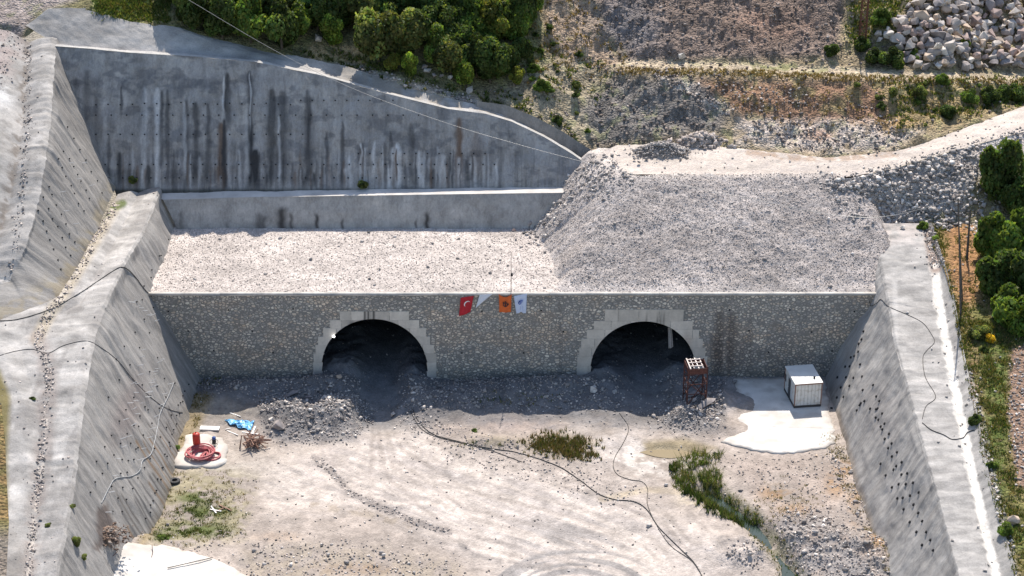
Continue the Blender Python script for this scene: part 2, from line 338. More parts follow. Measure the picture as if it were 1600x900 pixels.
# ---- left bench and upper left slope
bl_px = [(183, 303), (150, 362), (122, 415), (90, 465), (45, 515), (0, 560), (-60, 600)]
BLp = [Z(x, y, 14.6) for x, y in bl_px]; BLp[0][2] = Zl+.3
A3 = PL(184, 301, P3, N3); NU = np.cross(T3[0]-A3, np.array([0., -1, .0])); NU = NU/np.linalg.norm(NU); NU = NU*np.sign(NU[0])
XU = A3[0]; print('upper foot x', [round(float(p[0]), 1) for p in BLp], 'NU', NU)
uc_px = [(86, 72), (84, 120), (80, 180), (72, 250), (58, 320), (36, 390), (5, 450), (-60, 530)]
UC = [T3[0]+np.array([-.2, 2.0, .3])]+[PL(x, y, A3, NU) for x, y in uc_px[1:4]]+[Z(59, 320, 20.0), Z(40, 385, 18.0), Z(14, 440, 15.7), Z(-80, 478, 15.3)]
print('upper crest', [tuple(np.round(p, 1)) for p in UC])
Fu = [np.array([A3[0]+NU[2]/NU[0]*1.0+.3*0, c[1], 14.6-1.0]) for c in UC]
Fu = []
for c in UC:
    zz = 13.9; Fu.append(np.array([A3[0]+(A3[2]-zz)*NU[2]/NU[0], c[1] if c is not UC[0] else A3[1]+3, zz]))
def col_up(V, px, py):
    c = np.tile(SHG*.85, (len(V), 1)); n1 = fbm(V[:, 1]*.5, V[:, 2]*.12, 4, 51); n2 = fbm(V[:, 1]*2.5, V[:, 2]*.22, 3, 52)
    c *= (.75+.5*n1)[:, None]*(.8+.4*n2)[:, None]
    c = lay(c, ss(15.8, 14.6, V[:, 2])*br(V, .8, 53, .4, .6), (.28, .23, .14), .5)
    return c
Fu[-2] = Z(52, 512, 14.1); Fu[-1] = Z(-70, 545, 14.1)
UCc = UC; UC = list(rough(dens(UC), 903, .14)); Fu = list(dens(Fu))
shu = empty('slope_wall', (-52, 0, 14), 'upper grey concrete slope at far left, rising above the sloping bench', 'retaining wall')
G0 = grid([UC, Fu], 420, 110); G = slope_disp(G0, NU, .9, .18, 13); G[:, :3] = G0[:, :3]
face(shu, G, M['shot_side'], col_up); SURF['up_face'] = SURF.pop('face')
# outer bench left of the upper crest
UCr = UC; UC1 = [p+np.array([-.5, 0, .22]) for p in UC]; UC2 = [p+np.array([-1.8, 0, .1]) for p in UC]; UCs = list(dens(UCc)); UC3 = [p+np.array([-3.4, 0, -.5]) for p in UCs]; UC4 = [p+np.array([-5.5, 0, .8]) for p in UCs]; UC5 = [p+np.array([-26, 0, 7]) for p in UCs]
def col_outer(V, px, py):
    c = np.tile(SHG*1.2, (len(V), 1)); n = fbm(V[:, 0]*.3, V[:, 1]*.6, 4, 61); c *= (.6+.8*n)[:, None]
    ordr = np.argsort([p[1] for p in UC3]); x3 = np.interp(V[:, 1], np.array([p[1] for p in UC3])[ordr], np.array([p[0] for p in UC3])[ordr])
    n5 = fbm(V[:, 0]*1.3, V[:, 1]*1.3, 4, 68); c = lay(c, np.exp(-((V[:, 0]-x3+(n5-.5)*1.5)/.5)**2)*ss(.35, .6, n5), (.18, .15, .125), .9); c = lay(c, ss(.5, .65, n5), (.24, .225, .21), .5)
    c = lay(c, mblob(px, py, 5, 145, 20, 26)*br(V, .7, 67, .3, .5), (.62, .61, .6), .8)
    c = lay(c, mpoly(px, py, [(-50, 20), (55, 0), (45, 50), (15, 120), (-50, 150)], 16)*br(V, .6, 62), (.36, .30, .28), .8)
    return c
G = grid([UC, UC1, UC2, UC3, UC4, UC5], 340, 150); e = G[0].copy(); G[..., 2] += (fbm(G[..., 0]*.5, G[..., 1]*.5, 4, 66)-.5)*.35; G[0] = e
o = sheet('bench', G, M['shot_flat'], col_outer); tag(o, kind='structure'); SURF['benchU'] = SURF['bench']
# main left bench
brow = [(184, 303), (150, 362), (122, 415), (90, 465), (-70, 528), (-40, 580), (2, 632), (8, 690), (10, 745), (14, 815), (10, 900), (0, 1000)]
zc = [c[2] for c in CL]
BO = []
for (x, y), c in zip(brow, CL): BO.append(Z(x, y, max(c[2]+.35, Zl if c is CL[0] else 0)))
BO0 = BO; zsh = 1
CLs = dens([CLb[0]]*0+CL, 300); nCL = rough(CLs, 900); BO = dens(BO, 300)
e_ = np.array([[0, 0, .28]]); CLn = nCL*.95+BO*.05+e_; BM = nCL*.45+BO*.55+np.array([[0, 0, -.35]]); BMa = nCL*.3+BO*.7+np.array([[0, 0, .05]]); CLq = nCL
chan = [(178, 322), (150, 370), (128, 410), (104, 450), (75, 495), (58, 530), (72, 560), (76, 610), (70, 680), (62, 740), (52, 820), (42, 920)]
def col_bench(V, px, py):
    c = np.tile(SHG*1.22, (len(V), 1)); n = fbm(V[:, 0]*.35, V[:, 1]*.7, 4, 71); n2 = fbm(V[:, 0]*1.2, V[:, 1]*1.2, 4, 72); c *= (.5+1.0*n)[:, None]*(.75+.5*n2)[:, None]
    c = lay(c, ss(.5, .64, fbm(V[:, 0]*.8, V[:, 1]*.25, 4, 78)), (.22, .205, .195), .45)
    c = lay(c, mstroke(px, py, chan[:6], 10)*(.5+.5*n2), (.42, .36, .27), .9)
    c = lay(c, mstroke(px, py, [(168, 330), (146, 362), (120, 405)], 8)*ss(.4, .55, n2), (.17, .14, .06), .8)
    c = lay(c, mstroke(px, py, [(192, 318), (170, 328), (150, 352)], 6)*ss(.3, .5, n2), (.10, .13, .04), .9)
    c = lay(c, mstroke(px, py, chan[5:], 14)*ss(.3, .6, n2), (.25, .21, .19), .65)
    c = lay(c, mstroke(px+(n2-.5)*14, py, chan, 3)*ss(.45, .6, fbm(V[:, 0]*2, V[:, 1]*2, 3, 77)), (.56, .5, .44), .7)
    c = lay(c, mpoly(px, py, [(-50, 560), (0, 578), (16, 620), (12, 700), (12, 790), (2, 830), (-60, 840)], 6), (.17, .14, .05), .9)
    c = lay(c, mpoly(px, py, [(-50, 820), (20, 815), (40, 860), (30, 960), (-60, 960)], 10)*n2, (.2, .18, .16), .9)
    return c
G = grid([BO, BMa, BM, CLn, CLq], 620, 110); e = G[-1].copy(); G[..., 2] += (fbm(G[..., 0]*.5, G[..., 1]*.5, 4, 73)-.5)*.28*ss(1, .93, np.linspace(0, 1, 110))[:, None]; G[-1] = e; BO = BO0
tag(sheet('bench', G, M['shot_flat'], col_bench), kind='structure'); SURF['benchL'] = SURF['bench']
# ground left of the bench
LO = [p+np.array([-20, 0, -1.5]) for p in BO[6:]]
def col_lg(V, px, py):
    c = np.tile(np.array([.20, .17, .07]), (len(V), 1)); n = fbm(V[:, 0]*.8, V[:, 1]*.8, 4, 75); c = lay(c, ss(.45, .6, n), (.26, .17, .08), .8); return lay(c, ss(810, 850, py), (.25, .22, .2), .8)
tag(sheet('verge', grid([LO, BO[6:]], 160, 30), M['earth'], col_lg), kind='structure')
# ---- right bench with its white drain
cpx = [(1440, 349), (1452, 418), (1458, 470), (1472, 545), (1490, 640), (1511, 745), (1537, 860), (1560, 950)]
cpx2 = [(1447, 349), (1468, 418), (1474, 470), (1488, 545), (1506, 640), (1528, 745), (1556, 860), (1582, 950)]
opx = [(1456, 349), (1478, 418), (1492, 470), (1505, 545), (1526, 640), (1546, 745), (1578, 860), (1604, 950)]
CRz = [c[2] for c in CRi]
R1 = [Z(x, y, z+.35) for (x, y), z in zip(cpx, CRz)]; R2 = [Z(x, y, z+.3) for (x, y), z in zip(cpx2, CRz)]; R3 = [Z(x, y, z+1.0) for (x, y), z in zip(opx, CRz)]
Rm = [(a+b)/2 for a, b in zip(R1, R2)]
for p in Rm: p[2] -= .25
def col_rb(V, px, py):
    c = np.tile(SHG*1.2, (len(V), 1)); n = fbm(V[:, 0]*.35, V[:, 1]*.9, 4, 81); n2 = fbm(V[:, 0]*1.4, V[:, 1]*1.4, 4, 82); c *= (.6+.8*n)[:, None]*(.8+.4*n2)[:, None]
    c = lay(c, ss(.5, .64, fbm(V[:, 0]*.4, V[:, 1]*1.3, 4, 88)), (.20, .195, .19), .45)
    ctr = [((a[0]+b[0])/2, (a[1]+b[1])/2) for a, b in zip(cpx, cpx2)]
    m = mstroke(px+(n2-.5)*9, py, ctr[1:], 6.5, .45); c = lay(c, m, (.78, .75, .70), .9)
    c = lay(c, m*ss(.52, .66, n2), (.5, .46, .42), .5)
    c = lay(c, mstroke(px, py, [(1448, 352), (1458, 395), (1462, 418)], 9)*ss(.3, .5, n2), (.34, .26, .22), .9)
    c = lay(c, mpoly(px, py, [(1340, 330), (1450, 340), (1440, 380), (1370, 380)], 15)*ss(.3, .6, n2), (.50, .44, .41), .6)
    c = lay(c, mstroke(px, py, [(1400, 545), (1412, 550), (1478, 552)], 3)*.5, (.15, .15, .15), .5)
    c = lay(c, mstroke(px, py, [(1398, 440), (1400, 540), (1412, 545)], 4)*.6, (.5, .48, .46), .8)
    return c
CRd = rough(dens(CRi, 260), 901); R1d, Rmd, R2d, R3d = [dens(q, 260) for q in (R1, Rm, R2, R3)]; CR1 = CRd*.95+R1d*.05+np.array([[0, 0, .25]])
G = grid([CRd, CR1, R1d, Rmd, R2d, R3d], 520, 100); e = G[0].copy(); G[..., 2] += (fbm(G[..., 0]*.5, G[..., 1]*.5, 4, 83)-.5)*.22; G[0] = e
tag(sheet('bench', G, M['shot_flat'], col_rb), kind='structure')
# ---- gravel fill: flat part + ramp, one height function over world x,y
ZP = 17.6
def smin(a, b, k=.8):
    h = np.clip(.5+.5*(b-a)/k, 0, 1); return b*(1-h)+a*h-k*h*(1-h)
def fill_h(x, y):
    x0 = np.interp(y, [0, 10, 19, 24], [5.6, 4.2, 2.2, 2.0])+(fbm(x*0+3, y*.5, 3, 92)-.5)*1.5
    flat = 10.0+(fbm(x*.3, y*.3, 4, 91)-.5)*.25
    rise = smin(10.15+np.maximum(y-.3, 0)*.452, 10.0+(x-x0)*.95, 1.2)
    rise = smin(rise, ZP+(x-25)*.0+0*x, .9)
    xb = np.interp(y, [0, 12.6, 15.4, 22], [42.8, 41.6, 38.4, 35])+(fbm(y*.7, x*0+2, 3, 94)-.5)*1.5; rise = rise-ss(xb-.4, xb+2.2, x)*3.2
    return np.maximum(flat, rise)+ss(10.3, 11, rise)*(fbm(x*.8, y*.8, 4, 93)-.5)*.5-.75*ss(16.9, 17.9, y+(fbm(x*.5, y*0, 3, 97)-.5)*1.2)*ss(11, 14, x)*ss(16, 17, rise)
nx, ny = 700, 300
X, Yy = np.meshgrid(np.linspace(-42, 45, nx), np.linspace(.35, 24.5, ny)); Zz = fill_h(X, Yy)
Zz = np.where((X < 1.5) & (Yy > 19.2), 9.0, Zz)
def col_fill(V, px, py):
    n = fbm(V[:, 0]*.15, V[:, 1]*.3, 4, 95); n2 = fbm(V[:, 0]*1.5, V[:, 1]*1.5, 4, 96)
    c = np.tile(PALE*1.0, (len(V), 1)); r = ss(10.4, 11.4, V[:, 2]); c = lay(c, r, (.44, .395, .37), 1.0)
    c = lay(c, ss(17.1, 17.5, V[:, 2]), (.58, .52, .47), 1); c *= .92*(.7+.6*n)[:, None]*(.75+.5*n2)[:, None]
    c = lay(c, mpoly(px, py, [(905, 275), (960, 268), (1010, 290), (860, 400), (835, 360)], 14), (.46, .42, .40), .5)
    return c
tag(sheet('gravel_ground', np.stack([X, Yy, Zz], -1), M['gravel'], col_fill), kind='structure')
# ---- plateau track
tf = [(930, 262), (965, 271), (1130, 274), (1310, 279), (1400, 262), (1480, 238), (1600, 205), (1850, 130)]
tb = [(940, 238), (965, 226), (1100, 226), (1290, 246), (1400, 236), (1480, 210), (1600, 166), (1850, 90)]
tz = [ZP-.1, ZP-.1, ZP-.1, ZP-.05, ZP+.3, ZP+.9, ZP+1.6, ZP+3]
TF = [Z(x, y, z) for (x, y), z in zip(tf, [q-(.45 if i < 4 else 0) for i, q in enumerate(tz)])]; TB = [Z(x, y, z+.3) for (x, y), z in zip(tb, tz)]
def col_track(V, px, py):
    n = fbm(V[:, 0]*.2, V[:, 1]*.8, 4, 101); n2 = fbm(V[:, 0]*1.3, V[:, 1]*1.3, 4, 102)
    c = np.tile(np.array([.54, .475, .42]), (len(V), 1)); c *= (.75+.5*n)[:, None]
    c = lay(c, mstroke(px, py, [(1170, 238), (1240, 247), (1320, 247), (1400, 240)], 5)*ss(.35, .55, n2), (.34, .22, .14), .7)
    for d in (-7, 7):
        c = lay(c, mstroke(px, py, [(1000, 250+d), (1200, 262+d), (1350, 258+d), (1450, 232+d), (1600, 188+d)], 2)*n2, (.50, .43, .37), .6)
    c = lay(c, ss(.52, .7, n2), (.46, .41, .38), .5)
    return c
G = grid([TB, TF], 420, 50); G[..., 2] += (fbm(G[..., 0]*.6, G[..., 1]*.6, 4, 103)-.5)*.3
tag(sheet('track', G, M['floor'], col_track), kind='structure')
# ---- rubble slope right of the ramp, below the track
rb_ = [(1300, 352), (1362, 352), (1440, 349), (1485, 345), (1560, 342), (1700, 338), (1850, 330)]
rt = [(1290, 280), (1330, 278), (1400, 263), (1480, 239), (1600, 206), (1720, 170), (1850, 131)]
rz = [ZP-.4, ZP-.1, ZP+.2, ZP+.8, ZP+1.5, ZP+2.2, ZP+2.9]; rbz = [13.3, 12.9, 12.9, 13.0, 13.0, 13.2, 13.5]
RT = [Z(x, y, z) for (x, y), z in zip(rt, rz)]; RBt = [Z(x, y, z) for (x, y), z in zip(rb_, rbz)]
RM1 = [a*.6+b*.4+np.array([0, 0, .6]) for a, b in zip(RT, RBt)]
RB0 = [p+np.array([0, -4, -1.2]) for p in RBt]
def col_rub(V, px, py):
    n = fbm(V[:, 0]*.3, V[:, 1]*.3+V[:, 2]*.3, 4, 111); n2 = fbm(V[:, 0]*1.2, V[:, 1]*1.2, 4, 112)
    c = np.tile(np.array([.50, .46, .43]), (len(V), 1)); c *= (.6+.8*n)[:, None]*(.7+.6*n2)[:, None]
    c = lay(c, mblob(px, py, 1400, 275, 40, 14)*br(V, .7, 3), (.46, .40, .36), .7)
    c = lay(c, mpoly(px, py, [(1310, 285), (1600, 215), (1600, 340), (1330, 345)], 6)*ss(.4, .55, n2), (.46, .39, .34), .7)
    c = lay(c, mpoly(px, py, [(1500, 350), (1515, 290), (1545, 262), (1610, 250), (1610, 360)], 10)*ss(.3, .5, n2+.1), (.24, .20, .10), .9)
    c = lay(c, mpoly(px, py, [(1445, 330), (1500, 330), (1500, 360), (1445, 360)], 8)*ss(.4, .55, n2), (.14, .15, .05), .7)
    return c
G = grid([RT, RM1, RBt, RB0], 400, 120); G[..., 2] += (fbm(G[..., 0]*.45, G[..., 1]*.45, 4, 113)-.5)*1.5*ss(0, .15, np.linspace(0, 1, 120))[:, None]
tag(sheet('rubble_slope', G, M['scree'], col_rub), kind='structure')
# ---- right ground (orange earth, grass, field)
RG0 = [p.copy()+np.array([-.2, 0, -.15]) for p in R3]; RG0[0] = RBt[2]+np.array([0, 3, -.2])
RG1 = [p+np.array([6, 0, -.2]) for p in RG0]; RG2 = [p+np.array([45, 0, -1.5]) for p in RG0]
def col_rg(V, px, py):
    n = fbm(V[:, 0]*.5, V[:, 1]*.5, 4, 121); n2 = fbm(V[:, 0]*1.6, V[:, 1]*1.6, 4, 122)
    c = np.tile(np.array([.17, .16, .06]), (len(V), 1)); c = lay(c, ss(.4, .6, n), (.24, .19, .09), .8)
    c = lay(c, mpoly(px, py, [(1475, 350), (1545, 340), (1535, 400), (1530, 470), (1500, 480), (1480, 430)], 14), (.38, .20, .10), .85)
    c = lay(c, mblob(px, py, 1515, 590, 22, 60)*ss(.4, .6, n2), (.33, .21, .12), .7)
    c = lay(c, mpoly(px, py, [(1530, 500), (1600, 510), (1600, 560), (1575, 560), (1570, 800), (1600, 830), (1610, 900), (1545, 730)], 10)*ss(.35, .55, n2+.05), (.10, .14, .035), .85)
    c = lay(c, mpoly(px, py, [(1578, 545), (1650, 530), (1650, 770), (1590, 760), (1574, 650)], 4), (.30, .20, .15), .95)
    c = lay(c, mpoly(px, py, [(1500, 560), (1520, 590), (1545, 700), (1575, 830), (1590, 900), (1560, 830), (1530, 700), (1505, 620)], 6)*ss(.35, .5, n2+.05), (.42, .40, .38), .9)
    c *= (.7+.6*n2)[:, None]
    return c
G = grid([RG0, RG1, RG2], 420, 130); G[..., 2] += (fbm(G[..., 0]*.5, G[..., 1]*.5, 4, 123)-.5)*.6
tag(sheet('verge', G, M['earth'], col_rg), kind='structure')
# ---- concrete berm above wall three, then the hillside
bpx = [(40, 40), (75, 14), (136, 12), (205, 34), (270, 41), (343, 62), (420, 80), (543, 104), (640, 136), (720, 158), (770, 166), (850, 212), (905, 248)]
Tl = [p+np.array([0, .7, .05]) for p in T3]; Td = [p+np.array([0, 1.5, -.45]) for p in T3]
BE = []
for (x, y), t in zip(bpx, Td): BE.append(PL(x, y, t, (0, -1, 1.25)))
def col_berm(V, px, py):
    n = fbm(V[:, 0]*.3, V[:, 2]*.8, 4, 131); n2 = fbm(V[:, 0]*1.4, V[:, 2]*1.4, 4, 132)
    c = np.tile(SHG*1.25, (len(V), 1)); c *= (.5+1.0*n)[:, None]; c = lay(c, ss(450, 640, px)*ss(.35, .6, n2), (.33, .29, .24), .8)
    c = lay(c, ss(-.2, .5, V[:, 1]*0+pdist(px, py, w3t)*-1+3), (.50, .49, .47), .7)
    return c
G = grid([BE, Td, Tl, T3], 500, 40); e = G[-1].copy(); G[..., 2] += (fbm(G[..., 0]*.5, G[..., 1]*.8, 4, 133)-.5)*.35; G[-1] = e
tag(sheet('berm', G, M['shot_flat'], col_berm), kind='structure')
# gully wall: the grey wing wall behind the nose of wall three
g1 = [(745, 178), (800, 192), (850, 215), (895, 242), (916, 258), (940, 252)]; g2 = [(745, 158), (790, 164), (835, 182), (880, 206), (915, 229), (936, 240)]
Pg = T3[9]+np.array([0, 2.6, 0])
G1 = [PL(x, y, Pg, (0, -1, .45)) for x, y in g1]; G2 = [PL(x, y, Pg, (0, -1, .45)) for x, y in g2]
gw = empty('wing_wall', G2[2], 'narrow plain grey wing wall descending behind the right end of the tall stained wall', 'retaining wall')
for p in G1: p += np.array([0, -.9, -2])
G = grid([G2, G1], 160, 24); face(gw, G, M['shot_front'], flatcol(SHF*1.35, 7, .15)); SURF.pop('face')
Gd = [p+np.array([0, .5, .06]) for p in G2]
# hillside control rows: per column lower boundary then upwards with slopes
cols = [  # px, [lower 3D point], [(py, slope)...]
]
def chain(p0, px, steps):
    out = [np.array(p0, float)]
    for py, s in steps:
        p = PL(px, py, out[-1], (0, -s, 1)); out.append(p)
    return out
HC = []
L0 = UC5[0]
for (x, y), b in list(zip(bpx, BE))[:10]:
    if x == 40: x0 = -40; HC.append(chain(b+np.array([-9, 0, 1.0]), -80, [(20, .35), (0, .35), (-15, .35), (-80, .4), (-260, .45)]))
    HC.append(chain(b, x, [(y-18, .30), (y-45, .42), (y-60, .42), (y-100, .45), (-260, .48)]))
for i, x in ((2, 835), (3, 880), (5, 936)):
    y = g2[i][1]; HC.append(chain(Gd[i], x, [(y-(y-110)*.4, .5), (112-(x-835)*.1, .5), (100-(x-835)*.05, .35), (40, .6), (-260, .6)]))
for x, yb in ((1000, 224), (1080, 225), (1150, 229), (1230, 236), (1290, 246), (1400, 236), (1480, 210), (1600, 166), (1850, 90)):
    zb = np.interp(x, [p[0] for p in tb], tz)+.3; tf_ = np.interp(x, [1000, 1150, 1300, 1600, 1850], [112, 114, 125, 128, 110])
    yb = np.interp(x, [p[0] for p in tb], [p[1] for p in tb])
    tbk = tf_-14; m = yb-(yb-tf_)*.45
    HC.append(chain(Z(x, yb, zb), x, [(m, .18 if x > 1150 else .5), (tf_, .62), (tbk, .03), (40, .42 if x > 1360 else .62), (-260, .5)]))
rows = [[c[k] for c in HC] for k in range(6)]
rows = [[p+np.array([0, -1.0, -1.2]) for p in rows[0]]]+rows
G = grid(rows, 800, 320, 3)
un = ss(-40, 70, np.arange(800)*0+0)
pxg, pyg = proj(G); wood = mpoly(pxg.ravel(), pyg.ravel(), [(-100, -300), (830, -300), (850, 130), (700, 150), (250, 60), (-100, 30)], 20).reshape(pxg.shape)
terr = mstroke(pxg.ravel(), pyg.ravel(), [(960, 104), (1150, 106), (1300, 116), (1600, 120)], 12).reshape(pxg.shape)
fade = ss(.0, .06, np.linspace(0, 1, 320))[:, None]
G[..., 2] += fade*(1-.8*terr)*((fbm(G[..., 0]*.09, G[..., 1]*.09, 3, 141)-.5)*2.6+(fbm(G[..., 0]*.45, G[..., 1]*.45, 5, 142)-.5)*(2.3-1.3*wood))
def col_hill(V, px, py):
    n = fbm(V[:, 0]*.12, V[:, 1]*.12, 4, 151); n2 = fbm(V[:, 0]*.8, V[:, 1]*.8, 4, 152); n3 = fbm(V[:, 0]*2.2, V[:, 1]*2.2, 3, 153)
    c = np.tile(np.array([.25, .20, .13]), (len(V), 1))
    c = lay(c, mpoly(px, py, [(-100, -300), (860, -300), (850, 120), (700, 150), (450, 95), (250, 60), (-100, 30)], 12), (.14, .13, .065), .9)
    c = lay(c, mpoly(px, py, [(-400, -400), (128, -400), (120, 0), (60, 20), (30, 60), (-400, 200)], 8), (.25, .215, .20), 1)
    c = lay(c, mpoly(px, py, [(140, -50), (270, -50), (262, 34), (150, 30)], 6)*ss(.25, .5, n2), (.22, .27, .08), .9)
    c = lay(c, mblob(px, py, 245, 20, 18, 16), (.34, .27, .15), .7)
    c = lay(c, mpoly(px, py, [(480, 70), (560, 72), (570, 100), (480, 95)], 8)*ss(.3, .5, n2), (.38, .28, .16), .9)
    c = lay(c, mstroke(px, py, [(500, 103), (560, 108), (640, 135), (740, 158)], 7), (.36, .32, .29), .8)
    c = lay(c, mpoly(px, py, [(850, -30), (905, -30), (955, 60), (985, 105), (900, 110), (850, 60)], 14), (.36, .27, .20), .85)
    c = lay(c, mpoly(px, py, [(800, 110), (880, 90), (960, 110), (935, 235), (870, 200), (780, 160)], 14)*.9, (.27, .235, .17), .85)
    c = lay(c, mpoly(px, py, [(915, -40), (1345, -40), (1300, 90), (985, 96), (950, 50)], 10), (.17, .13, .11), .95)
    c = lay(c, mblob(px, py, 980, 40, 60, 45, 30), (.14, .135, .14), .8); c = lay(c, mblob(px, py, 1200, 40, 70, 30)*n2, (.23, .14, .10), .8)
    c = lay(c, mpoly(px, py, [(905, 170), (960, 120), (1100, 125), (1140, 170), (1130, 205), (1000, 218), (940, 232)], 14), (.145, .135, .128), .95)
    c = lay(c, mstroke(px, py, [(1030, 118), (1080, 140), (1140, 172)], 9)*ss(.4, .6, n2), (.42, .38, .35), .7)
    c = lay(c, mpoly(px, py, [(1090, 125), (1380, 128), (1400, 195), (1170, 190), (1130, 160)], 12), (.22, .13, .085), .9)
    c = lay(c, mpoly(px, py, [(1370, 125), (1610, 125), (1610, 160), (1500, 195), (1400, 205)], 12), (.25, .19, .10), .9)
    c = lay(c, mpoly(px, py, [(1150, 185), (1390, 190), (1440, 205), (1390, 232), (1300, 240), (1150, 225)], 12)*ss(.2, .55, n2), (.40, .35, .32), .9)
    c = lay(c, mblob(px, py, 1280, 210, 26, 10), (.33, .21, .15), .8); c = lay(c, mblob(px, py, 1400, 195, 30, 12), (.36, .23, .10), .6)
    c = lay(c, mpoly(px, py, [(1320, -40), (1430, -40), (1400, 50), (1320, 75)], 12), (.27, .22, .12), .85)
    c = lay(c, mpoly(px, py, [(1340, 60), (1420, 60), (1420, 118), (1330, 118)], 8)*ss(.3, .5, n2), (.10, .085, .06), .7)
    c = lay(c, mstroke(px, py, [(970, 100), (1060, 102), (1150, 104), (1300, 112), (1450, 120), (1620, 124)], 7), (.43, .355, .26), .85)
    c = lay(c, mstroke(px, py, [(1180, 104), (1300, 110)], 5)*ss(.4, .6, n2), (.2, .2, .09), .7)
    gr = ss(.56, .68, n2)*(1-mpoly(px, py, [(915, -40), (1345, -40), (1300, 90), (985, 96), (950, 50)], 10)); c = lay(c, gr, (.12, .13, .05), .45)
    c *= 1.38*(.65+.7*n2)[:, None]*(.75+.5*n3)[:, None]*(.85+.3*n)[:, None]
    return c
tag(sheet('hillside', G, M['scree'], col_hill), kind='structure')
# ---- pit floor
MND = [(485, 652, 4.6, 3.0, 1.3), (440, 640, 2.6, 1.8, .9), (540, 640, 2.5, 3, 1.2), (420, 602, 5, 1.3, .9), (500, 600, 3, 1.5, 1.0), (350, 612, 4, 1.2, .3), (700, 628, 2.6, 2.2, 1.2), (660, 620, 1.6, 3.2, .9), (740, 610, 4, 2.2, .9), (830, 608, 5, 2.4, 1.3),
       (880, 600, 2.8, 1.8, 1.0), (935, 628, 1.8, 1.8, .7), (1070, 654, 3.6, 1.7, 1.1), (1040, 650, 2.4, 1.5, .6), (1130, 628, 2.2, 1.8, 1.2), (1100, 632, 3.5, 1.5, .7), (1060, 600, 3, 1.5, .7), (1120, 668, 2.4, 1.2, .6), (1055, 580, 2.6, 2.4, 1.5), (530, 572, 2.2, 3.0, 1.7), (648, 580, 1.8, 3.0, 1.5), (945, 578, 1.8, 2.5, 1.2),
       (1330, 868, 5, 2.4, 1.3), (1270, 845, 4.5, 1.6, .9), (1165, 868, 2.6, 2.2, 1.0), (1235, 820, 2.5, 1.2, .5), (1140, 850, 2.4, 1.6, .5), (760, 690, 3.5, 1.2, .5), (700, 670, 3, 1.2, .5), (640, 790, 3, .6, .2), (1380, 895, 4, 3, 1.0),
       ]
MND = [(a, b, rx, ry, h*(.75 if b < 645 else 1)) for a, b, rx, ry, h in MND]
MW = [(Z(a, b, 0), rx, ry, h) for a, b, rx, ry, h in MND]
STR = [(1072, 745), (1110, 765), (1145, 790), (1180, 815), (1205, 845), (1228, 875), (1245, 910), (1262, 960)]
STW = [tuple(Z(a, b, 0)[:2]) for a, b in STR]
def floor_h(x, y):
    h = (fbm(x*.10, y*.10, 3, 161)-.5)*.8+(fbm(x*.5, y*.5, 4, 162)-.5)*.22
    near = ss(-20, -6, y); h += near*(fbm(x*.55, y*.55, 5, 163)-.5)*.9-.25*near
    h = h*(1-ss(16.5, 21, x)*ss(-25, -20, y))
    for P, rx, ry, hh in MW:
        d2 = ((x-P[0])/rx)**2+((y-P[1])/ry)**2; h = h+hh*np.exp(-d2)*(.55+.9*fbm(x*.9, y*.9, 4, 164))
    d = pdist(x, y, STW); h = h-1.15*np.exp(-(d/1.15)**2)*ss(-22, -25, y)-.35*np.exp(-(d/1.3)**2)
    pud = Z(1045, 703, 0); h = h-.3*np.exp(-(((x-pud[0])/3.2)**2+((y-pud[1])/1.4)**2))
    for xc in (-15.4, 14.7):                                          # worn ways out of the two tunnels
        ch_ = np.exp(-((x-xc-.5)/2.3)**4)*ss(-15, -9, y); h = h*(1-.9*ch_)-(.9 if xc < 0 else .45)*ch_
    pd = np.exp(-(((x-pud[0])/3.4)**2+((y-pud[1])/1.3)**2)**2); h = h*(1-pd)-.45*pd
    h = h-.15; rp = np.interp(x, [-50, -42, -39, -37, -35, -30, -25, -22], [5.5, 4.1, 3.1, 2.3, 1.7, .6, .05, 0])*ss(-30.5, -36.5, y+(fbm(x*.6, y*.6, 3, 167)-.5)*3)
    h = h*(1-.75*ss(-32, -36, y)*ss(-25, -28, x))
    return h+rp
nx, ny = 900, 560
X, Yy = np.meshgrid(np.linspace(-44, 44, nx), np.r_[np.linspace(-66, -14, 380), np.linspace(-13.9, 34, 180)]); Zz = floor_h(X, Yy)
inside = Yy > .3; Zz = np.where(inside & (np.abs(np.abs(X)-15) > 8), -1.5, Zz)
DUST = (.57, .505, .455)
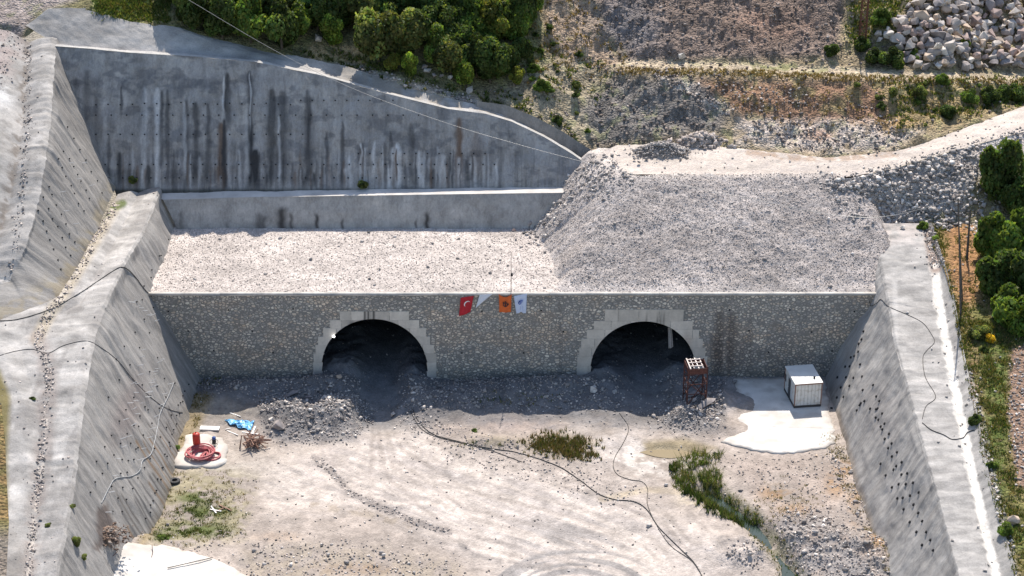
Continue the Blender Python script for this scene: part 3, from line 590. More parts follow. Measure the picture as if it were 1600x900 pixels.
def col_floor(V, px, py):
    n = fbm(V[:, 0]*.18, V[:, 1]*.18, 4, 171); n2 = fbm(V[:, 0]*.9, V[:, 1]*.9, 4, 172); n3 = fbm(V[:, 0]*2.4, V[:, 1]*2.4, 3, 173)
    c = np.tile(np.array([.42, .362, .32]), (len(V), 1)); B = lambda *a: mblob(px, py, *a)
    # pale compacted fan of dust leading from the left tunnel to the lower right
    fan = mpoly(px, py, [(560, 640), (640, 640), (700, 700), (860, 745), (1010, 790), (1120, 840), (1120, 960), (880, 960), (700, 850), (560, 790), (420, 800), (400, 730), (520, 690)], 26)
    c = lay(c, fan, DUST, .95)
    st = fbm((V[:, 0]+V[:, 1]*1.6)*.9, (V[:, 0]*.9-V[:, 1])*.12, 4, 174); c = lay(c, fan*ss(.46, .62, st), (.43, .385, .36), .7)
    c = lay(c, B(950, 690, 60, 40)*ss(.3, .6, n), (.60, .55, .52), .7); c = lay(c, B(1010, 720, 60, 30)*ss(.35, .6, n2), (.66, .61, .56), .7)
    c = lay(c, B(1120, 870, 70, 50), (.52, .46, .42), .6)
    base_ = np.array([(600, 640), (630, 700), (740, 765), (900, 805), (1010, 850), (1090, 930)], float)
    for off, a_ in [(-95, .5), (-80, .5), (-52, .4), (-38, .6), (-12, .4), (4, .6), (30, .5), (44, .4), (70, .6), (84, .5), (120, .4), (135, .5)]:
        k_ = np.array([.25, .7, 1, 1, 1, 1]); pts = [(q[0]-off*.55*w_, q[1]+off*w_*.9) for q, w_ in zip(base_, k_)]
        c = lay(c, mstroke(px+(n2-.5)*6, py, pts, 3.2)*ss(.3, .6, n), (.34, .295, .265), a_)
    # grey wet-looking loader arcs
    for cx, cy, r0, r1, a0, a1 in [(900, 935, 60, 150, 190, 350), (860, 960, 30, 100, 200, 330)]:
        u = px-cx; v = (py-cy)*1.9; r = np.hypot(u, v); th = np.degrees(np.arctan2(-v, u)) % 360
        m = ss(r0, r0+20, r)*ss(r1, r1-12, r)*((py < cy+5))*ss(.42, .6, vn(r*.16, th*.02, 9)); c = lay(c, m, (.27, .255, .25), .8)
    c = lay(c, B(880, 840, 90, 32)*ss(.4, .6, st), (.31, .29, .28), .6)
    for r, cx, cy in ((62, 600, 705), (74, 600, 705), (95, 610, 700), (106, 610, 700)):
        rr = np.hypot(px-cx, (py-cy)*2.0); c = lay(c, np.exp(-((rr-r)/3.0)**2)*(py > cy)*ss(.3, .6, n2), (.40, .355, .33), .8)
    # dark windrow of stones, curving
    wr = [(490, 715), (520, 738), (545, 770), (590, 790), (640, 812), (700, 832)]
    c = lay(c, mstroke(px, py, wr, 6)*ss(.3, .5, n3), (.27, .24, .225), .85); c = lay(c, B(510, 722, 30, 14)*ss(.4, .5, n3), (.30, .26, .24), .7)
    c = lay(c, mstroke(px, py, [(490, 790), (560, 800), (640, 820)], 6)*ss(.4, .6, n2), (.32, .27, .22), .8)
    c = lay(c, mstroke(px, py, [(720, 850), (740, 870), (800, 880), (860, 888)], 5)*ss(.3, .5, n2), (.25, .225, .21), .8)
    c = lay(c, mstroke(px, py, [(480, 870), (420, 860), (380, 880)], 9)*n2, (.34, .31, .29), .9)
    c = lay(c, mpoly(px, py, [(380, 850), (560, 850), (720, 880), (720, 960), (380, 960)], 20)*ss(.35, .6, n2), (.33, .28, .22), .7)
    c = lay(c, B(560, 890, 60, 10)*n2, (.27, .17, .09), .8); c = lay(c, B(430, 838, 40, 8)*n2, (.45, .32, .22), .7)
    # gravel heap left, rubble in front of the portal
    c = lay(c, mpoly(px, py, [(405, 625), (470, 615), (570, 622), (590, 655), (545, 690), (440, 692), (410, 670)], 9), (.215, .205, .205), .95)
    c = lay(c, mpoly(px, py, [(300, 575), (1230, 575), (1215, 610), (1140, 640), (1000, 640), (700, 640), (560, 630), (300, 618)], 6)*ss(.2, .5, n2+.1), (.30, .29, .29), .8)
    c = lay(c, mpoly(px, py, [(640, 615), (860, 615), (870, 690), (760, 700), (680, 690)], 14)*ss(.3, .6, n2), (.42, .35, .30), .7)
    c = lay(c, B(800, 660, 80, 14), (.52, .41, .36), .6); c = lay(c, B(650, 650, 26, 26), (.33, .30, .29), .6)
    c = lay(c, B(770, 690, 60, 10)*ss(.4, .6, n2), (.25, .22, .16), .7)
    c = lay(c, B(1075, 655, 46, 20), (.26, .25, .245), .85); c = lay(c, B(1130, 630, 35, 20), (.33, .30, .29), .6)
    c = lay(c, B(1035, 575, 30, 14), (.33, .32, .31), .8)
    for xx in (590, 1000): c = lay(c, mpoly(px, py, [(xx-26, 560), (xx+26, 560), (xx+34, 640), (xx-34, 640)], 10), (.42, .41, .40), .6)
    c = lay(c, ss(-11, -6.5, V[:, 1]+n2*4)*(1-mpoly(px, py, [(1128, 585), (1310, 585), (1320, 700), (1140, 700)], 6)), (.15, .152, .16), .75)  # portal wall's shade painted into the floor colour, a dark blue-grey band
    c = lay(c, ss(-1, 1, V[:, 1])*ss(16, 6, V[:, 1]), (.24, .24, .25), .7); c = lay(c, ss(8, 18, V[:, 1]), (.09, .09, .095), .85)  # tunnel floor: daylight at the mouth and darkness beyond put into the colour
    # dry mud right, orange along the feet of the slopes, green
    c = lay(c, mpoly(px, py, [(1130, 715), (1300, 715), (1400, 900), (1250, 900), (1170, 760)], 16)*ss(.3, .6, n+.1), (.38, .315, .275), .8)
    for b in [(1215, 770, 30, 12), (1240, 800, 30, 14), (1305, 755, 16, 22), (1335, 790, 12, 30), (1370, 850, 14, 34), (1320, 730, 16, 14)]: c = lay(c, B(*b)*ss(.3, .5, n2), (.36, .22, .11), .75)
    c = lay(c, mpoly(px, py, [(1210, 800), (1290, 800), (1400, 880), (1430, 960), (1250, 960)], 14)*ss(.3, .55, n2+.05), (.27, .255, .25), .8)
    c = lay(c, B(1340, 800, 40, 20)*.6, (.30, .28, .27), .8)
    c = lay(c, mpoly(px, py, [(290, 612), (335, 618), (300, 690), (270, 740), (245, 830), (222, 860), (215, 850), (262, 720)], 9), (.32, .25, .14), .8)
    c = lay(c, mpoly(px, py, [(268, 735), (340, 725), (400, 745), (380, 840), (240, 860), (230, 830)], 16)*ss(.35, .6, n2), (.28, .25, .15), .75)
    for b in [(305, 778, 30, 9), (320, 800, 42, 12), (310, 828, 50, 12), (255, 838, 14, 8)]: c = lay(c, B(*b)*ss(.3, .5, n2), (.11, .14, .045), .9)
    c = lay(c, B(350, 640, 50, 20)*n2, (.42, .36, .28), .8); c = lay(c, B(385, 720, 60, 40)*n2, (.42, .38, .33), .7)
    c = lay(c, mpoly(px, py, [(60, 800), (150, 780), (190, 835), (200, 852), (130, 875), (100, 960), (60, 960)], 8)*ss(.2, .5, n2), (.15, .115, .08), .95)
    c = lay(c, B(880, 697, 46, 20)*ss(.35, .5, n2), (.24, .19, .11), .8)
    c = lay(c, mpoly(px, py, [(1005, 690), (1070, 685), (1120, 700), (1060, 715), (1010, 712)], 7), (.33, .27, .17), .9)
    c = lay(c, mstroke(px, py, [(940, 780), (1010, 765), (1060, 768)], 5)*n2, (.40, .33, .22), .8)
    c = lay(c, mstroke(px, py, STR, 16)*ss(.25, .5, n2), (.20, .19, .13), .8)
    c = lay(c, B(1085, 780, 30, 14)*ss(.3, .5, n2), (.56, .48, .36), .6)
    for pts in [[(880, 690), (960, 670), (1010, 690)], [(960, 730), (1000, 770), (1060, 840)], [(975, 735), (1015, 775), (1075, 845)], [(1030, 790), (1050, 810)], [(1040, 785), (1060, 805)]]: c = lay(c, mstroke(px, py, pts, 2.5)*n3, (.38, .33, .29), .7)
    c = lay(c, mstroke(px, py, [(560, 660), (520, 690), (440, 710), (330, 735)], 5)*ss(.4, .6, n2), (.40, .36, .32), .5)
    c *= .88*(.68+.64*n2)[:, None]*(.8+.4*n3)[:, None]*(.8+.4*n)[:, None]
    return c
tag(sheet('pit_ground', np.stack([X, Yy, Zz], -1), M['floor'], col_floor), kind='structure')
ctrR = [((a[0]+b[0])/2, (a[1]+b[1])/2) for a, b in zip(cpx, cpx2)]
# ================================================================ PORTAL WALL
def masonry():
    m, nt, b = new_mat('stone_masonry'); N = nt.nodes; Lk = nt.links
    at = N.new('ShaderNodeAttribute'); at.attribute_name = 'Col'; tc = N.new('ShaderNodeTexCoord')
    mp = N.new('ShaderNodeMapping'); mp.inputs['Scale'].default_value = (2.35, 1, 3.5); Lk.new(tc.outputs['Object'], mp.inputs[0])
    wz = N.new('ShaderNodeTexNoise'); wz.inputs['Scale'].default_value = 1.6; Lk.new(tc.outputs['Object'], wz.inputs['Vector'])
    ad = N.new('ShaderNodeMixRGB'); ad.blend_type = 'ADD'; ad.inputs[0].default_value = .35; Lk.new(mp.outputs[0], ad.inputs[1]); Lk.new(wz.outputs['Color'], ad.inputs[2])
    e = N.new('ShaderNodeTexVoronoi'); e.feature = 'DISTANCE_TO_EDGE'; v = N.new('ShaderNodeTexVoronoi')
    for q in (e, v): q.inputs['Scale'].default_value = 1.05; q.inputs['Randomness'].default_value = .95; Lk.new(ad.outputs[0], q.inputs['Vector'])
    mr = N.new('ShaderNodeMapRange'); mr.interpolation_type = 'SMOOTHSTEP'; mr.inputs[1].default_value = .09; mr.inputs[2].default_value = .18; Lk.new(e.outputs['Distance'], mr.inputs[0])
    sp = N.new('ShaderNodeSeparateColor'); Lk.new(v.outputs['Color'], sp.inputs[0])
    cr = N.new('ShaderNodeValToRGB'); cr.color_ramp.interpolation = 'LINEAR'; els = cr.color_ramp.elements
    els[0].color = (.30, .295, .275, 1); els[1].color = (.82, .77, .67, 1)
    for p, c in ((.25, (.44, .42, .39)), (.5, (.60, .56, .50)), (.72, (.58, .49, .39)), (.86, (.74, .68, .59))):
        q = els.new(p); q.color = (*c, 1)
    Lk.new(sp.outputs[0], cr.inputs[0])
    n = N.new('ShaderNodeTexNoise'); n.inputs['Scale'].default_value = 5; n.inputs['Detail'].default_value = 5; Lk.new(tc.outputs['Object'], n.inputs['Vector'])
    mo = N.new('ShaderNodeValToRGB'); mo.color_ramp.elements[0].color = (.18, .178, .17, 1); mo.color_ramp.elements[1].color = (.33, .32, .30, 1); Lk.new(n.outputs['Fac'], mo.inputs[0])
    mx = N.new('ShaderNodeMixRGB'); Lk.new(mr.outputs[0], mx.inputs[0]); Lk.new(mo.outputs[0], mx.inputs[1]); Lk.new(cr.outputs[0], mx.inputs[2])
    mu = N.new('ShaderNodeMixRGB'); mu.blend_type = 'MULTIPLY'; mu.inputs[0].default_value = 1; Lk.new(mx.outputs[0], mu.inputs[1]); Lk.new(at.outputs['Color'], mu.inputs[2])
    Lk.new(mu.outputs[0], b.inputs['Base Color']); b.inputs['Roughness'].default_value = .9; b.inputs['Specular IOR Level'].default_value = .2
    bp = N.new('ShaderNodeBump'); bp.inputs['Strength'].default_value = .8; bp.inputs['Distance'].default_value = .06; Lk.new(mr.outputs[0], bp.inputs['Height']); Lk.new(bp.outputs[0], b.inputs['Normal'])
    return m
M['masonry'] = masonry()
ARCH = [(-15.4, 5.95, .9, 6.25), (14.68, 5.9, .75, 6.1)]              # centre x, half width, spring height, rise
def arch_z(x):
    z = np.full(np.shape(x), -1.5)
    for xc, hw, zs, rz in ARCH:
        u = np.clip(np.abs(x-xc)/hw, 0, 1); z = np.where(np.abs(x-xc) < hw, zs+rz*np.sqrt(1-u*u), z)
    return z
def boxes_mesh(name, bx, m, parent=None):
    V = []; F = []
    for (x0, y0, z0, x1, y1, z1) in bx:
        k = len(V); V += [(x0, y0, z0), (x1, y0, z0), (x1, y1, z0), (x0, y1, z0), (x0, y0, z1), (x1, y0, z1), (x1, y1, z1), (x0, y1, z1)]
        F += [[k+a for a in f] for f in ((0, 3, 2, 1), (4, 5, 6, 7), (0, 1, 5, 4), (1, 2, 6, 5), (2, 3, 7, 6), (3, 0, 4, 7))]
    return link(name, np_mesh(name, V, F), m, parent)
pw = empty('portal_wall', (0, 0, 0), 'long masonry wall of pale rubble stone with two arched tunnel mouths', 'wall')
xs = set(np.round(np.linspace(-41, 41, 420), 3))
for xc, hw, zs, rz in ARCH: xs |= set(np.round(xc+hw*np.cos(np.linspace(0, math.pi, 81)), 3)) | {round(xc-hw-.001, 3), round(xc+hw+.001, 3)}
xs = np.array(sorted(xs)); zb = arch_z(xs); nz = 50
tt = np.linspace(0, 1, nz)[:, None]; ZZ = (WT-.2)*(1-tt)+zb[None, :]*tt; XX = np.repeat(xs[None, :], nz, 0)
Gm = np.stack([XX, np.zeros_like(XX), ZZ], -1)
def col_mas(V, px, py):
    n = fbm(V[:, 0]*.25, V[:, 2]*.4, 4, 201); n2 = fbm(V[:, 0]*1.4, V[:, 2]*.3, 4, 202); c = np.ones((len(V), 3))*(.82+.4*n)[:, None]
    c = lay(c, ss(.5, .7, n)*.5, (1.15, .9, .68), .6)
    for x, t, bt, wd, a in [(1125, 480, 590, 9, .8), (1142, 485, 590, 9, .85), (1135, 500, 590, 16, .5), (1172, 475, 500, 4, .5), (1118, 520, 590, 8, .7), (1160, 520, 590, 10, .5), (875, 465, 480, 3, .3), (1190, 540, 590, 30, .3), (1215, 500, 560, 20, .3)]:
        m = np.exp(-np.abs((px-x)/wd)**2.2)*ss(t-4, t+12, py)*(.3+.9*n2); c = lay(c, np.clip(m, 0, 1), (.38, .34, .33), a)
    c = lay(c, np.exp(-((px-1133)/3)**2)*ss(478, 500, py)*n2, (1.5, 1.45, 1.4), .5)
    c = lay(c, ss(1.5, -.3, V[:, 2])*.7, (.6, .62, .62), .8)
    return c
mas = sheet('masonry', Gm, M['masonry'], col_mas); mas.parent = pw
boxes_mesh('coping', [(-40.2+i*4.03, -.10+random.uniform(-.012, .012), WT-.2+random.uniform(-.01, .01), -40.2+(i+1)*4.03-.015, .42, WT+random.uniform(.0, .02)) for i in range(20)], plain('coping_concrete', (.46, .44, .41), .85, f=2, bump=.2), pw)
# stepped dressed stone round each mouth: rows of blocks
def pz(py): return float(Y(800, py, 0)[2])
def pxx(px, py): return float(Y(px, py, 0)[0])
RINGS = [[(486.5, 500, 531, 639), (500, 512.5, 516, 655), (512.5, 525.8, 505, 665.5), (525.8, 538.8, 497, 672), (538.8, 552, 493, 678), (552, 566, 490, 682), (566, 580, 489.5, 682), (580, 600, 489.5, 682)],
         [(483.5, 501.5, 945, 1068), (501.5, 515, 928, 1082), (515, 529, 917, 1092), (529, 543, 908, 1098), (543, 557, 905, 1102), (557, 572, 902, 1105), (572, 586, 901, 1105), (586, 604, 901, 1105)]]
M['ashlar'] = surf('dressed_blocks', f1=1.0, f2=5, con=.22, bump=.3, bd=.03)
for ri, rg in enumerate(RINGS):
    V = []; F = []; xc, hw, zs, rz = ARCH[ri]; cols_ = []
    for k, (p0, p1, a, b) in enumerate(rg):
        z1 = pz(p0); z0 = pz(p1)+.015; a = pxx(a, (p0+p1)/2); b = pxx(b, (p0+p1)/2)
        js = np.arange(a+random.uniform(1.2, 2.0), b-.6, random.uniform(1.9, 2.4)); pts = set(np.round(np.linspace(a, b, 90), 3))
        for j in js: pts |= {round(j-.02, 3), round(j+.02, 3)}
        for u in (-1, 1):
            if a < xc+u*hw < b: pts |= {round(xc+u*hw, 3)}
        pts = np.array(sorted(pts)); az = np.maximum(arch_z(pts), z0); bc = random.uniform(.9, 1.08); jj = 0
        for i in range(len(pts)-1):
            x0, x1 = pts[i], pts[i+1]; mid = (x0+x1)/2
            if any(abs(mid-j) < .019 for j in js): bc = random.uniform(.82, 1.1); continue
            if abs(mid-xc) < hw: la, lb = min(az[i], z1), min(az[i+1], z1)
            else: la = lb = z0
            if la >= z1-.01 and lb >= z1-.01: continue
            q = len(V); V += [(x0, -.07, la), (x1, -.07, lb), (x1, -.07, z1), (x0, -.07, z1)]; F.append((q, q+1, q+2, q+3)); cols_ += [bc]*4
            q = len(V); V += [(x0, -.07, z1), (x1, -.07, z1), (x1, .02, z1), (x0, .02, z1)]; F.append((q, q+1, q+2, q+3)); cols_ += [bc]*4
        for x, s in ((a, 1), (b, -1)):
            q = len(V); V += [(x, -.07, z0), (x, .02, z0), (x, .02, z1), (x, -.07, z1)]; F.append((q, q+1, q+2, q+3)); cols_ += [bc]*4
    V = np.array(V); n = fbm(V[:, 0]*1.5, V[:, 2]*1.0, 4, 210+ri); c = np.array([.64, .59, .52])[None, :]*np.array(cols_)[:, None]*(.8+.4*n)[:, None]
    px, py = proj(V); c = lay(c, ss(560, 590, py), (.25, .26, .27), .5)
    if ri == 0:
        for x in (570, 575.5, 584): c = lay(c, np.exp(-((px-x)/1.8)**2), (.04, .04, .04), .9)
        c = lay(c, mblob(px, py, 545, 504, 8, 3), (.05, .05, .05), .9)
    else:
        for x in (1010, 1027, 1032, 1037): c = lay(c, np.exp(-((px-x)/1.5)**2)*ss(483, 500, py), (.12, .11, .10), .7)
        c = lay(c, mblob(px, py, 1075, 530, 8, 12), (.36, .26, .19), .4)
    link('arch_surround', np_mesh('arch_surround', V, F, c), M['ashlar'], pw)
bpl = []
for k in range(34):                                                    # small weep holes in the masonry
    x = -38+k*2.3+random.uniform(-.3, .3); z = (8.2, 5.6, 3.0)[k % 3]+random.uniform(-.2, .2)
    if abs(abs(x+.3)-15) < 8.2: continue
    bpl.append((x-.09, -.035, z-.09, x+.09, .02, z+.09))
for q in bpl: boxes_mesh('weep_hole', [q], M['hole'], pw)
# tunnels
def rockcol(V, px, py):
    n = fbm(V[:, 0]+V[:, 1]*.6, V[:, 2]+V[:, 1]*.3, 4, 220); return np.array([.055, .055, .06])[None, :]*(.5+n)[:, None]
for xc, hw, zs, rz in ARCH:
    an = np.linspace(0, math.pi, 41); pr = [(xc+hw, -1.6)]+[(xc+hw*math.cos(a), zs+rz*math.sin(a)) for a in an]+[(xc-hw, -1.6)]
    rows = [[np.array([x, y, z]) for x, z in pr] for y in (-.065, .9, 12, 34)]
    G = grid(rows, 70, 60); t = G.copy(); c0 = np.array([xc, 0, zs]); d = G-c0; d[..., 1] = 0; deep = ss(1.5, 6, G[..., 1])
    G = G+d*(deep*(fbm(G[..., 0]*.4+G[..., 1]*.5, G[..., 2]*.4, 4, 222)-.3)*.22)[..., None]
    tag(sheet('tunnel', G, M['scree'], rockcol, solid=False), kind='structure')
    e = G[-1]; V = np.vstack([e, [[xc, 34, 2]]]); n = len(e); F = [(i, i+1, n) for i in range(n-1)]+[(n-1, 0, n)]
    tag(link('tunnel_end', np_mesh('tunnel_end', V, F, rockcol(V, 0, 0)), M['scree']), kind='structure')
# ================================================================ ROCKS
def hull(n, fl=(1, 1, 1), seed=0):
    r = random.Random(seed); bm = bmesh.new()
    for _ in range(n):
        v = Vector((r.gauss(0, 1), r.gauss(0, 1), r.gauss(0, 1))).normalized()*r.uniform(.8, 1.0)
        bm.verts.new((v.x*fl[0], v.y*fl[1], v.z*fl[2]))
    res = bmesh.ops.convex_hull(bm, input=bm.verts); bmesh.ops.delete(bm, geom=[g for g in res['geom_interior'] if isinstance(g, bmesh.types.BMVert)], context='VERTS')
    bmesh.ops.triangulate(bm, faces=bm.faces); bm.verts.ensure_lookup_table()
    V = np.array([v.co[:] for v in bm.verts]); F = np.array([[v.index for v in f.verts] for f in bm.faces]); bm.free(); return V, F
PEB = [hull(9, (1, .8, .6), k) for k in range(10)]
BLD = [hull(12, (1, random.Random(k).uniform(.65, 1), random.Random(k+50).uniform(.6, .9)), 100+k) for k in range(14)]
def merged(name, P, Sz, shapes, col, m, seed=1, smooth=False):
    r = np.random.default_rng(seed); Vs = []; Fs = []; Cs = []; off = 0; pick = r.integers(0, len(shapes), len(P))
    for s, (V0, F0) in enumerate(shapes):
        I = np.where(pick == s)[0]; k = len(I)
        if not k: continue
        q = r.normal(size=(k, 4)); q /= np.linalg.norm(q, axis=1)[:, None]; a, b, c, d = q.T
        R = np.stack([1-2*(c*c+d*d), 2*(b*c-a*d), 2*(b*d+a*c), 2*(b*c+a*d), 1-2*(b*b+d*d), 2*(c*d-a*b), 2*(b*d-a*c), 2*(c*d+a*b), 1-2*(b*b+c*c)], 1).reshape(k, 3, 3)
        V = np.einsum('kij,vj->kvi', R, V0)*Sz[I][:, None, None]; V[..., 2] *= .8; V += P[I][:, None, :]
        Vs.append(V.reshape(-1, 3)); Fs.append((F0[None]+(np.arange(k)*len(V0))[:, None, None]+off).reshape(-1, 3)); Cs.append(np.repeat(col[I], len(V0), 0)); off += k*len(V0)
    return link(name, np_mesh(name, np.vstack(Vs), np.vstack(Fs), np.vstack(Cs)), m)
def sample(keys, n, mask, seed):
    r = np.random.default_rng(seed); out = []; opx = []
    for key in keys:
        V, Fc, px, py = SURF[key]; a, b, c = V[Fc[:, 0]], V[Fc[:, 1]], V[Fc[:, 2]]; A = np.linalg.norm(np.cross(b-a, c-a), axis=1)
        C = V[Fc].mean(1); cx, cy = px[Fc].mean(1), py[Fc].mean(1); p = A*np.clip(mask(C, cx, cy), 0, None); p[(cx < -60) | (cx > 1660) | (cy < -60) | (cy > 960)] = 0
        I = r.choice(len(Fc), n, p=p/p.sum()); u = r.random((n, 1)); v = r.random((n, 1)); out.append(a[I]+(b[I]-a[I])*u+(V[Fc[:, 3]][I]-a[I])*v); opx.append(np.stack([cx[I], cy[I]], 1))
    return np.vstack(out), np.vstack(opx)
def rocks(name, key, n, mask, s0, s1, cols, seed, sink=.2, pw=2.5, m='rock', shapes=None):
    P, q = sample([key], n, mask, seed); r = np.random.default_rng(seed+1); Sz = s0+(s1-s0)*r.random(n)**pw; P[:, 2] += Sz*(.45-sink)
    C = np.array(cols)[r.integers(0, len(cols), n)]*r.uniform(.75, 1.25, (n, 1))
    return tag(merged(name, P, Sz, shapes or PEB, C, M[m], seed), kind='stuff')
PC = [(.52, .445, .40), (.62, .54, .49), (.44, .38, .345), (.36, .32, .295), (.68, .60, .54)]
GC = [(.43, .395, .37), (.35, .32, .30), (.53, .485, .45), (.29, .265, .25), (.64, .59, .55)]
DC = [(.25, .225, .21), (.32, .28, .26), (.19, .17, .165), (.42, .38, .35)]
DH = [(.22, .18, .155), (.28, .23, .20), (.17, .145, .135), (.36, .31, .28)]
rocks('gravel', 'gravel_ground', 60000, lambda V, px, py: (1+.9*(V[:, 2] > 10.6))*(1-.93*(V[:, 1] > 17.3)*(V[:, 2] > 15)), .03, .135, [tuple(min(.78, v*1.0) for v in q) for q in PC+GC[:3]], 301, pw=2.4)
rocks('rubble', 'gravel_ground', 1600, lambda V, px, py: mstroke(px, py, [(835, 352), (850, 330), (900, 285), (960, 268)], 26)+mpoly(px, py, [(1270, 275), (1330, 275), (1365, 350), (1330, 350)], 10)+.02, .12, .42, GC, 303)
rocks('rubble', 'rubble_slope', 3600, lambda V, px, py: .3+ss(-20, 40, px-1300)*ss(1560, 1480, px)*2, .10, .62, GC, 305, pw=3.2)
rocks('rubble', 'track', 450, lambda V, px, py: mstroke(px, py, [(1310, 279), (1400, 263), (1480, 238), (1600, 206)], 6)+.03, .05, .3, GC, 307)
rocks('scree_stones', 'hillside', 9000, lambda V, px, py: (1-mpoly(px, py, [(-100, -300), (860, -300), (850, 120), (700, 150), (450, 95), (-100, 60)], 12))*(.5+mpoly(px, py, [(900, -40), (1345, -40), (1320, 90), (1150, 96), (1120, 215), (930, 230)], 10)), .05, .42, DH, 309, pw=5.5)
rocks('stones', 'hillside', 1500, lambda V, px, py: mstroke(px, py, [(1030, 118), (1080, 140), (1145, 175)], 9)+mpoly(px, py, [(1180, 190), (1400, 190), (1420, 215), (1300, 238), (1180, 215)], 10)*.5+mpoly(px, py, [(1100, 130), (1230, 130), (1300, 170), (1160, 180)], 10)*.3+mstroke(px, py, [(560, 108), (640, 130), (730, 155)], 6)*.6, .07, .4, PC+DC, 311, pw=3.2)
def fm(V, px, py):
    o = .05*np.ones(len(px))
    o += 1.6*mpoly(px, py, [(405, 620), (470, 612), (570, 622), (590, 655), (545, 690), (440, 692), (410, 670)], 8)
    o += 1.2*mpoly(px, py, [(300, 585), (1200, 585), (1150, 640), (1000, 645), (700, 640), (560, 640), (300, 610)], 8)*(1-mblob(px, py, 600, 600, 36, 60)-mblob(px, py, 1000, 600, 36, 60))
    o += 3*mblob(px, py, 1075, 655, 52, 20)+2*mblob(px, py, 1130, 632, 35, 20)+1.0*mblob(px, py, 650, 650, 30, 30)
    o += 1.5*mstroke(px, py, [(490, 715), (520, 738), (545, 770), (590, 790), (640, 812), (700, 832)], 5)
    o += 1.2*mpoly(px, py, [(1210, 800), (1290, 800), (1400, 880), (1430, 960), (1250, 960)], 14)+1.0*mstroke(px, py, [(1300, 700), (1340, 780), (1400, 880)], 16)
    o += .8*mpoly(px, py, [(380, 840), (560, 850), (720, 880), (720, 960), (380, 960)], 20)+1.5*mblob(px, py, 1165, 868, 30, 22)
    o += .6*mpoly(px, py, [(640, 650), (860, 700), (1000, 770), (960, 790), (700, 720)], 14)+.4*mblob(px, py, 300, 860, 60, 20)
    o += .5*mpoly(px, py, [(1120, 715), (1300, 715), (1400, 900), (1250, 900), (1170, 760)], 16)
    return o*(1-mpoly(px, py, [(1128, 600), (1310, 598), (1320, 700), (1200, 715), (1140, 700)], 4))*(V[:, 1] < 14)*(V[:, 2] > -1.2)
rocks('ground_stones', 'pit_ground', 22000, fm, .035, .22, GC+PC+DC, 313, pw=2.6)
rocks('ground_rubble', 'pit_ground', 1500, lambda V, px, py: np.maximum(fm(V, px, py)-.6, 0)+.01, .12, .5, GC, 315, pw=2.6)
rocks('channel_debris', 'benchL', 1500, lambda V, px, py: mstroke(px, py, chan, 7)+.01, .05, .24, PC+DC, 317)
rocks('channel_debris', 'benchU', 900, lambda V, px, py: mstroke(px, py, [(45, 75), (42, 200), (35, 320), (15, 430)], 6)+mpoly(px, py, [(-60, 30), (50, 10), (40, 60), (10, 130), (-60, 150)], 12)*.6+.01, .05, .26, PC+DC, 321)
rocks('channel_debris', 'bench', 500, lambda V, px, py: mpoly(px, py, [(1440, 350), (1475, 350), (1480, 410), (1455, 415)], 5)+.05*mstroke(px, py, ctrR, 14)+.004, .05, .3, GC, 319)
# individual boulders
bcol = [(.44, .39, .35), (.32, .28, .26), (.46, .36, .28), (.24, .215, .21), (.36, .27, .235), (.56, .51, .46)]
M['boulder'] = []
for i, c in enumerate(bcol):
    M['boulder'].append(plain('boulder_stone', c, .9, 0, .3, 1.6, .6, c2=tuple(x*.6 for x in c), thr=.42))
BM_ = []
for i, (V0, F0) in enumerate(BLD):
    bm = bmesh.new(); vs = [bm.verts.new(v) for v in V0]; [bm.faces.new([vs[k] for k in f]) for f in F0]
    bmesh.ops.dissolve_limit(bm, angle_limit=.2, verts=bm.verts, edges=bm.edges)
    bmesh.ops.bevel(bm, geom=bm.edges[:], offset=.02, segments=1, affect='EDGES', profile=.6)
    me = bpy.data.meshes.new('boulder'); bm.to_mesh(me); bm.free(); me.materials.append(M['boulder'][i % len(bcol)]); BM_.append(me)
def boulder(p, s, label, group=None, k=None, sq=(1, 1, .85), name='boulder', mat=None):
    me = BM_[random.randrange(len(BM_)) if k is None else k]; o = bpy.data.objects.new(name, me); COL.objects.link(o)
    o.location = p; o.rotation_euler = [random.uniform(0, 6.28) if sq[2] > .5 else random.uniform(-.2, .2), random.uniform(-.4, .4), random.uniform(0, 6.28)]; o.scale = (s*sq[0], s*sq[1], s*sq[2])
    return tag(o, label, 'boulder', group)
heap = [(1358, 62), (1385, 52), (1412, 22), (1440, -8), (1480, -30), (1660, -30), (1660, 112), (1560, 112), (1450, 114), (1412, 98), (1400, 76)]
cnt = 0; hp = []
yy = -14.0
while yy < 114:
    xx = 1352+random.uniform(0, 10)
    while xx < 1640:
        hp.append((xx+random.uniform(-4, 4), yy+random.uniform(-3, 3), 0)); xx += random.uniform(11.5, 16)
    yy += 9.3
for _ in range(95): hp.append((random.uniform(1380, 1625), random.uniform(-5, 105), 1))
for (x, y, lv) in hp:
    if not inpoly(np.array([x]), np.array([y]), heap)[0]: continue
    s = random.uniform(.6, 1.0) if random.random() < .82 else random.uniform(1.05, 1.5)
    if cnt >= 298: break
    if lv: s *= .95
    p = hit(x, y); e = mpoly(np.array([x]), np.array([y]), heap, 26)[0]
    boulder(p+np.array([0, 0, .15+lv*.7*e+e*.5]), s, 'pale angular boulder among many alike in the big boulder heap at upper right', 'boulders of the big heap'); cnt += 1
print('heap boulders', cnt)
